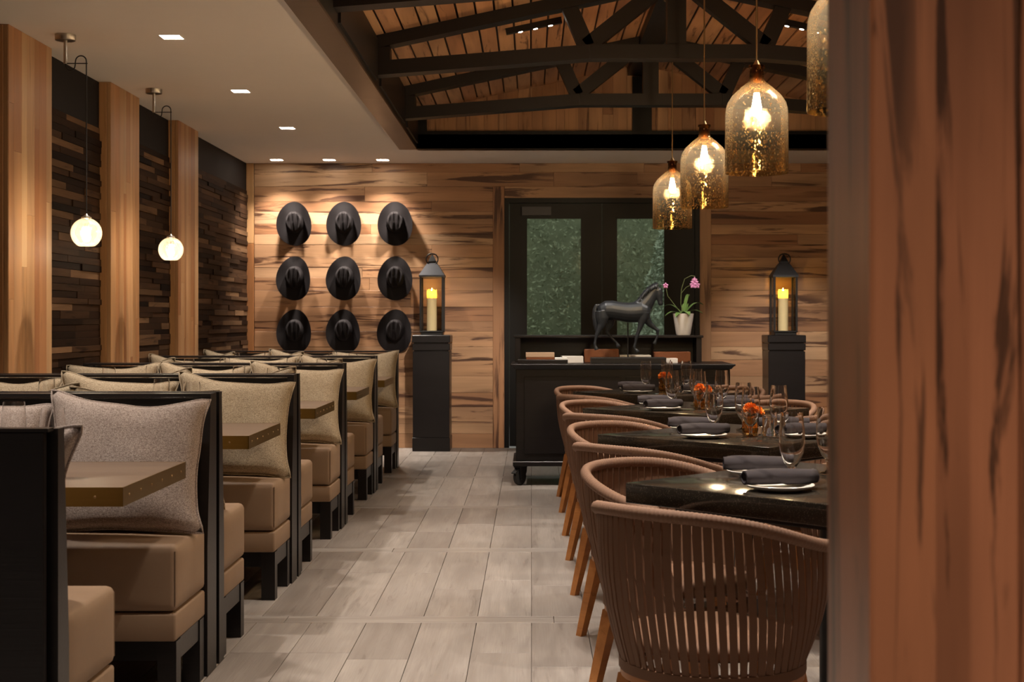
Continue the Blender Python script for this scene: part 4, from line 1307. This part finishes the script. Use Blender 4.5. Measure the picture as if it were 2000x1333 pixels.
# orchid
ZP = 1.086
ocx, ocy = 1.16, CYC + 0.20
po = thing('flower_pot', 'white tapered ceramic pot on the raised shelf of the cart', 'pot', (ocx, ocy, ZP))
MB().lathe([(0, 0), (0.050, 0), (0.056, 0.01), (0.080, 0.160), (0.081, 0.165), (0.076, 0.165), (0.072, 0.150), (0.0, 0.148)], 32).build('vessel', 'pot_white', po, 40)
MB().lathe([(0, 0.148), (0.071, 0.1485), (0.06, 0.153), (0, 0.155)], 24).build('soil', 'soil', po, 60)
orc = thing('orchid', 'orchid with arching leaves and pink blooms in the white pot', 'plant', (ocx, ocy, ZP + 0.150))
def leafblade(az, L, w, rise, droop, parent):
    m = MB(); n = 10; rs = []
    d = Vector((math.cos(az), math.sin(az), 0)); s = Vector((-math.sin(az), math.cos(az), 0))
    for i in range(n + 1):
        q = i / n
        p = d * (L * q) + Vector((0, 0, rise * math.sin(q * PI * 0.62) - droop * q * q))
        ww = w * max(0.06, math.sin(PI * min(1, 0.12 + q * 0.88)) ** 0.7)
        rs.append([p + s * ww + Vector((0, 0, 0.004)), p - Vector((0, 0, 0.003)), p - s * ww + Vector((0, 0, 0.004)), p + Vector((0, 0, 0.0005))])
    m.rings(rs).build('leaf', 'leaf', parent, 60)
for az, L, w, ri, dr in ((2.9, 0.15, 0.022, 0.10, 0.03), (3.4, 0.14, 0.024, 0.05, 0.05), (0.2, 0.15, 0.022, 0.11, 0.02), (-0.3, 0.14, 0.024, 0.06, 0.04), (-1.3, 0.12, 0.022, 0.05, 0.05), (-2.2, 0.11, 0.022, 0.04, 0.05), (1.2, 0.10, 0.020, 0.09, 0.0), (0.6, 0.06, 0.016, 0.16, 0.0)):
    leafblade(az, L * 1.05, w * 1.25, ri, dr, orc)
def flower(p, s, parent):
    m = MB(); p = Vector(p)
    for k in range(5):
        a = 2 * PI * k / 5 + 0.3
        d = Vector((math.cos(a), -0.25, math.sin(a))); t_ = Vector((-math.sin(a), 0, math.cos(a)))
        m.add([p, p + d * s * 0.6 + t_ * s * 0.42, p + d * s * 1.1, p + d * s * 0.6 - t_ * s * 0.42, p + d * s * 0.5 + Vector((0, -0.008, 0))], [(0, 1, 4), (1, 2, 4), (2, 3, 4), (3, 0, 4)])
    m.build('flower', 'petal_pink', parent)
MB().tube([(0, 0, 0), (-0.02, 0, 0.09), (-0.015, 0, 0.20), (0.01, 0, 0.28), (0.06, 0, 0.305), (0.09, 0, 0.298)], 0.0028, 6).build('stem', 'stem', orc, 60)
MB().tube([(0, 0, 0), (-0.05, 0, 0.06), (-0.12, 0, 0.15), (-0.135, 0, 0.22)], 0.0028, 6).build('stem', 'stem', orc, 60)
MB().tube([(-0.016, 0, 0.17), (0.02, -0.01, 0.215), (0.06, -0.01, 0.235)], 0.0022, 6).build('stem', 'stem', orc, 60)
for p, s in (((0.082, -0.02, 0.250), 0.030), ((0.070, -0.03, 0.232), 0.026), ((0.100, -0.02, 0.232), 0.026), ((0.085, 0.0, 0.270), 0.022), ((-0.137, -0.01, 0.228), 0.022)):
    flower(p, s, orc)

# ================================================================== PENDANTS AND LIGHTS
def bottle_pendant(loc, ztop, label, copy_of=None):
    b = thing('bottle_pendant', label, 'pendant lamp', loc, 0, 'amber bottle pendants over the dining tables')
    r = 0.128
    out = [(r, 0.0), (r * 1.004, 0.02), (r, 0.235), (r * 0.985, 0.262), (r * 0.93, 0.288), (r * 0.78, 0.318), (r * 0.50, 0.352), (0.033, 0.376), (0.029, 0.392), (0.028, 0.425), (0.034, 0.430), (0.034, 0.440)]
    inn = [(max(0.005, x - 0.003), z) for x, z in reversed(out)]
    MB().shell(out + inn, 48).build('glass_shade', 'bottle_glass', b, 50)
    MB().lathe([(0.0, 0.360), (0.014, 0.360), (0.020, 0.372), (0.020, 0.436), (0.012, 0.450), (0.006, 0.462), (0.0, 0.462)], 20).build('socket', 'brass_rod', b, 40)
    bu = MB().lathe([(0, 0.232), (0.012, 0.236), (0.0185, 0.250), (0.020, 0.268), (0.015, 0.300), (0.010, 0.330), (0.0, 0.331)], 20).build('bulb', 'bulb_bottle', b, 60)
    MB().lathe([(0.0105, 0.328), (0.0115, 0.330), (0.0115, 0.361), (0.0, 0.361)], 16).build('bulb_cap', 'brass_rod', b, 40)
    MB().tube([(0, 0, 0.460), (0, 0, ztop - loc[2])], 0.0042, 8).build('rod', 'brass_rod', b, 60)
    MB().lathe([(0, ztop - loc[2] - 0.03), (0.05, ztop - loc[2] - 0.03), (0.055, ztop - loc[2] - 0.026), (0.055, ztop - loc[2]), (0, ztop - loc[2])], 24).build('canopy', 'brass_rod', b, 40)
for y, i in ((4.08, 0), (5.81, 1), (7.57, 2), (9.29, 3)):
    bottle_pendant((0.92, y, 1.800), 1.2 + 2.115, 'amber glass bottle pendant over the ' + tord[i])

def globe_pendant(y, label):
    xs = -2.405
    zc = 1.65
    b = thing('globe_pendant', label, 'pendant lamp', (xs, y, zc), 0, 'clear globe pendants over the booths')
    r = 0.079; dx = 0.108
    pr = []
    for k in range(26):
        a = R(-58) + (R(76) - R(-58)) * k / 25
        pr.append((r * math.cos(a), r * math.sin(a)))
    inn = [(x * 0.975, z * 0.975) for x, z in reversed(pr)]
    sh = MB().shell(pr + inn, 36, (dx, 0, 0)).build('glass_globe', 'globe_glass', b, 60)
    MB().lathe([(0, -0.046), (0.013, -0.043), (0.021, -0.030), (0.022, -0.015), (0.016, 0.012), (0.011, 0.032), (0, 0.034)], 18, (dx, 0, 0)).build('bulb', 'bulb_globe', b, 60)
    MB().lathe([(0.0, 0.033), (0.012, 0.033), (0.012, 0.072), (0.026, 0.078), (0.026, 0.082), (0.008, 0.092), (0.004, 0.100), (0, 0.100)], 18, (dx, 0, 0)).build('socket', 'nickel', b, 40)
    h = ZC - zc
    MB().lathe([(0, h - 0.030), (0.050, h - 0.030), (0.052, h - 0.027), (0.052, h), (0, h)], 28).build('canopy', 'nickel', b, 40)
    MB().lathe([(0, h - 0.150), (0.0095, h - 0.150), (0.0095, h - 0.030), (0, h - 0.030)], 14).build('stem', 'nickel', b, 40)
    MB().tube([(0, 0, h - 0.148), (dx + 0.006, 0, h - 0.148)], 0.0028, 6).build('arm', 'black_metal', b, 60)
    zb = h - 0.150
    pts = [(0.0, 0, zb)]
    for k in range(9):
        a = PI + PI * k / 8; pts.append((0.026 + 0.024 * math.cos(a), 0, zb - 0.008 + 0.026 * math.sin(a)))
    for k in range(9):
        a = PI - PI * k / 8; pts.append((0.080 + 0.028 * math.cos(a), 0, zb + 0.014 + 0.028 * math.sin(a)))
    pts += [(dx, 0, zb - 0.02), (dx, 0, zb - 0.2), (dx, 0, 0.098)]
    MB().tube(pts, 0.0034, 8).build('cord', 'black_metal', b, 60)
globe_pendant(7.34, 'clear glass globe pendant hanging before the second pillar from the entry')
globe_pendant(9.06, 'clear glass globe pendant hanging before the pillar nearer the hat wall')

def downlight(x, y, energy, label, group, aim=(0, 0, -1), ang=100, off=''):
    d = thing('downlight' + off, label, 'downlight', (x, y, ZC), 0, group)
    s = 0.052
    m = MB()
    m.box(-s - 0.006, s + 0.006, -s - 0.006, -s, -0.003, -0.0002).box(-s - 0.006, s + 0.006, s, s + 0.006, -0.003, -0.0002).box(-s - 0.006, -s, -s, s, -0.003, -0.0002).box(s, s + 0.006, -s, s, -0.003, -0.0002)
    m.build('trim_ring', 'plaster', d)
    MB().box(-s, s, -s, s, -0.0018, -0.0004).build('lens' + off, 'lens', d)
    spot('downlight_lamp' + off, d, (0, 0, -0.012), aim, energy, ang, 0.9, 0.045)
for i, y in enumerate((7.39, 9.14, 10.89)):
    downlight(-1.87, y, E_DOWN, 'square recessed downlight over the booths, %s from the hat wall' % ('third', 'second', 'nearest')[i], 'downlights over the booths')
for y, n in ((5.64, 'fourth'), (3.89, 'fifth'), (2.14, 'sixth')):
    downlight(-1.87, y, E_DOWN, 'square recessed downlight over the booths, %s from the hat wall' % n, 'downlights over the booths', off='_offscreen')
for x, n in ((-2.34, 'column nearest the dark wall'), (-1.857, 'middle column'), (-1.366, 'column nearest the lantern')):
    downlight(x, 13.06, E_WASH, 'square recessed wall washer above the hats, ' + n, 'wall washers over the hats', (0, 0.03, -1), 100)
for x, y, n in ((-0.45, 0.39, 'nearer the booth wall'), (0.45, 0.39, 'nearer the timber jamb')):
    downlight(x, y, E_ENTRY, 'square recessed downlight of the entry ceiling, ' + n, 'downlights of the entry', off='_offscreen')

def track(xa, xb, y, label, aims, off=''):
    ra, rb2 = roof_h(xa), roof_h(xb)
    a, b = Vector((xa, y, ra - 0.022)), Vector((xb, y, rb2 - 0.022))
    c = (a + b) / 2
    t = thing('track_light' + off, label, 'track light', c, 0, 'black track lights under the roof')
    up = Vector((0, 0, 1))
    MB().bar(a - c, b - c, 0.040, 0.040).build('rail', 'black_metal', t)
    d = (b - a).normalized(); nrm = d.cross(Vector((0, 1, 0)))
    if nrm.z > 0: nrm = -nrm
    for k in range(3):
        p = (a - c).lerp(b - c, 0.25 + 0.27 * k)
        q = p + nrm * 0.0205
        hd_ = MB().tube([p + nrm * 0.019, p + nrm * 0.0215], 0.0185, 16).build('lamp_head', 'black_metal', t, 40)
        MB().tube([p + nrm * 0.0205, p + nrm * 0.0222], 0.0150, 16).build('lens' + off, 'lens', t, 40)
        spot('track_lamp' + off, t, p + nrm * 0.045, Vector(aims[k]), E_TRACK * (4.2 if aims[k][1] > 0.9 else 1.0), 26 if aims[k][1] > 0.9 else 58, 1.0 if aims[k][1] > 0.9 else 0.8, 0.02)
for i, y in enumerate((9.62, 7.70, 5.78, 3.90)):
    w = ('nearest the gable', 'second from the gable', 'third from the gable', 'fourth from the gable')[i]
    track(-0.173, 0.204, y, 'black three-lamp track light on the roof slope over the aisle, ' + w, [(-0.12, -0.10, -1), (0.0, 0.08, -1), (0.12, -0.05, -1)] if i else [(-0.17, 1.0, -0.66), (0.05, 0.1, -1), (0.20, 0.50, -1)], '_offscreen' if i else '')
    track(1.64, 2.01, y, 'black three-lamp track light on the roof slope over the dining tables, ' + w, [(-0.32, -0.12, -1), (-0.1, 0.1, -1), (0.1, -0.06, -1)] if i else [(-0.32, -0.1, -1), (-0.25, 0.50, -1), (0.12, 1.0, -0.66)], '_offscreen' if i else '')
